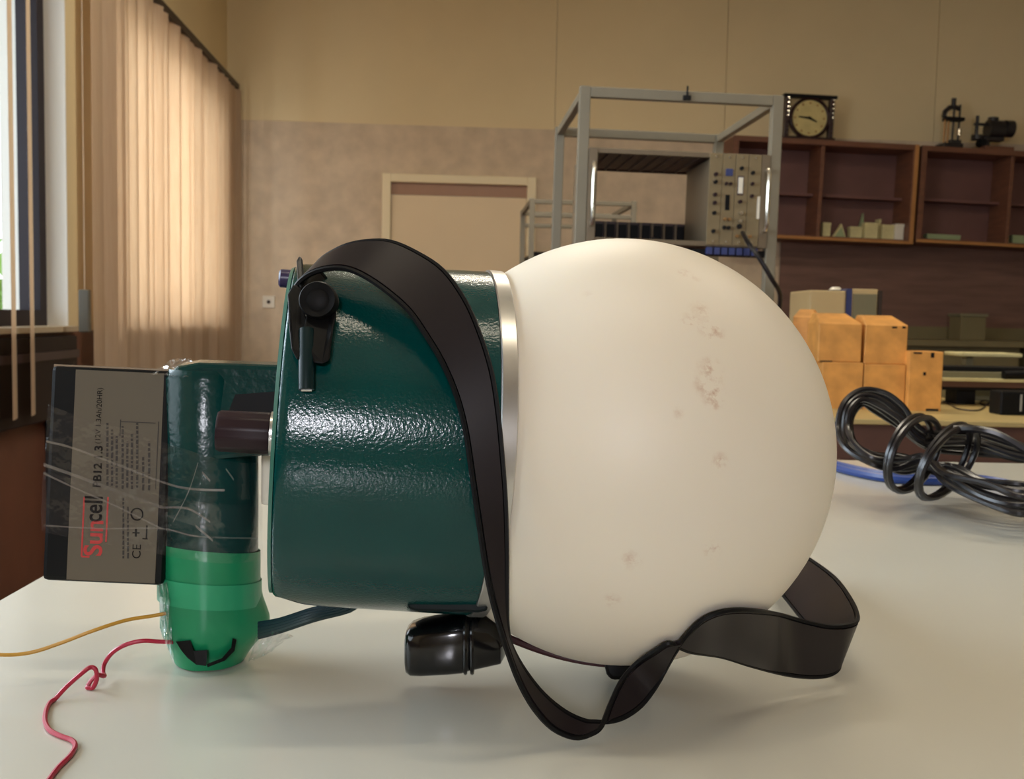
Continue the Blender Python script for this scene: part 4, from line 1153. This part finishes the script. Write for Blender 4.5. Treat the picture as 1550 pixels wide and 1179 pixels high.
zC = brick('yellow brick half hidden behind the ball, lower one', ((1198, 541), (1240, 613)), d0 + .12, .1, .001, BZ, yaw=rad(-20))
brick('reddish yellow brick turned at an angle, half hidden behind the ball', ((1198, 470), (1232, 541)), d0 + .12, .09, .02, zC + .0005, yaw=rad(-24))

# beige instrument behind the bricks
dI = 2.78
a = P(1224, 436, dI); b_ = P(1331, 436, dI)
ins = thing('beige_instrument', Vector(((a.x + b_.x) / 2, dI + .1, BZ)), 'beige desktop instrument with blue stripe and grey front behind the yellow bricks', 'instrument')
xm = P(1279, 436, dI).x; xm2 = P(1287, 436, dI).x
zt_ = a.z
MB().box(a.x, xm, dI, dI + .2, BZ, zt_ - .006).build('side_case', M_beige, ins, bevel=.004)
MB().box(xm, xm2, dI - .004, dI + .2, BZ, zt_).build('blue_stripe', M_bluepl, ins)
MB().box(xm2, b_.x - .008, dI, dI + .2, BZ, zt_).build('front_case', M_beige, ins, bevel=.003)
MB().box(xm2 + .004, b_.x - .012, dI - .004, dI, BZ + .02, zt_ - .014).build('front_panel', M_greygreen, ins)
MB().box(b_.x - .008, b_.x + .002, dI - .006, dI + .2, BZ, zt_ - .004).build('dark_edge', M_rail, ins)
kb_ = P(1265, 431, dI + .05)
kt = thing('round_box', Vector((kb_.x, kb_.y, zt_ - .006)), 'small pale round box lying on top of the beige instrument', 'box')
MB().lathe([(0, 1e-4), (0, .016), (.005, .018), (.012, .011), (.013, 1e-4)], Matrix.Translation((kb_.x, kb_.y, zt_ - .006)), 20).build('cap', M_plastic_white, kt, smooth=True)
MB().lathe([(0, .0155), (0, .019), (.003, .019), (.003, .0155)], Matrix.Translation((kb_.x, kb_.y, zt_ - .006)), 20, True).build('rim', M_dark, kt, smooth=True)

# long rail instrument at the right of the bench
dR = 2.62
xa = P(1428, 580, dR).x
rl_ = thing('optical_rail', Vector((xa + .4, dR, BZ)), 'long grey rail instrument with black strips lying on the side bench', 'instrument')
def zpx(py, d, px=1490): return P(px, py, d).z
for name, yt, yb, m, dy in (('top_strip', 557, 564, M_dark, .05), ('grey_rail', 564, 574, M_greygreen, .02), ('pale_rail', 573, 578, M_cream, .0), ('wood_rail', 577, 587, M_benchfront, .01), ('lower_strip', 586, 592, M_dark, .02)):
    MB().box(xa, xa + .75, dR + dy, dR + .16, zpx(yb, dR), zpx(yt, dR)).build(name, m, rl_, bevel=.001)
for x in (xa + .06, xa + .6): MB().box(x, x + .05, dR + .05, dR + .12, BZ, zpx(591, dR)).build('foot', M_dark, rl_)
MB().tube([Vector((xa + .16, dR + .005, zpx(567, dR))), Vector((xa + .26, dR + .005, zpx(565, dR)))], .012, 12).build('black_clamp', M_black, rl_, smooth=True)
dS = 2.8
sx0, sx1 = P(1456, 537, dS).x, P(1548, 537, dS).x
sc_ = thing('pan_balance', Vector(((sx0 + sx1) / 2, dS + .08, BZ)), 'pale flat pan balance with low pedestal behind the rail instrument', 'balance')
zp = zpx(537, dS)
MB().box(sx0, sx1, dS, dS + .12, zp - .006, zp + .005).build('pan', M_cream, sc_, bevel=.003)
MB().box(sx0 + .03, sx0 + .05, dS + .04, dS + .07, BZ + .05, zp - .006).build('stem', M_greygreen, sc_)
MB().box(sx0 + .005, sx1 + .06, dS + .01, dS + .15, BZ, BZ + .05).build('base', M_greygreen, sc_, bevel=.004)
dA = 2.36
xk = P(1517, 605, dA).x
ad = thing('power_adapter', Vector((xk + .05, dA + .03, BZ)), 'small black power adapter at the edge of the side bench', 'adapter')
MB().box(xk, xk + .11, dA, dA + .06, BZ, zpx(592, dA)).build('body', M_black, ad, bevel=.004)
MB().box(xk + .045, xk + .05, dA - .001, dA, BZ + .01, zpx(596, dA)).build('pale_mark', M_steel, ad)
pts = spline([onz(x, y, BZ + .002) for x, y in ((1428, 607), (1440, 613), (1452, 619), (1480, 621), (1492, 614), (1498, 608), (1488, 606), (1484, 611), (1500, 614), (1516, 612))], 5)
tag(MB().tube(pts, .0022, 6).build('desk_cable', M_rail, None, smooth=True, origin=pts[0]), 'thin dark cable curling on the side bench by the adapter', 'cable')
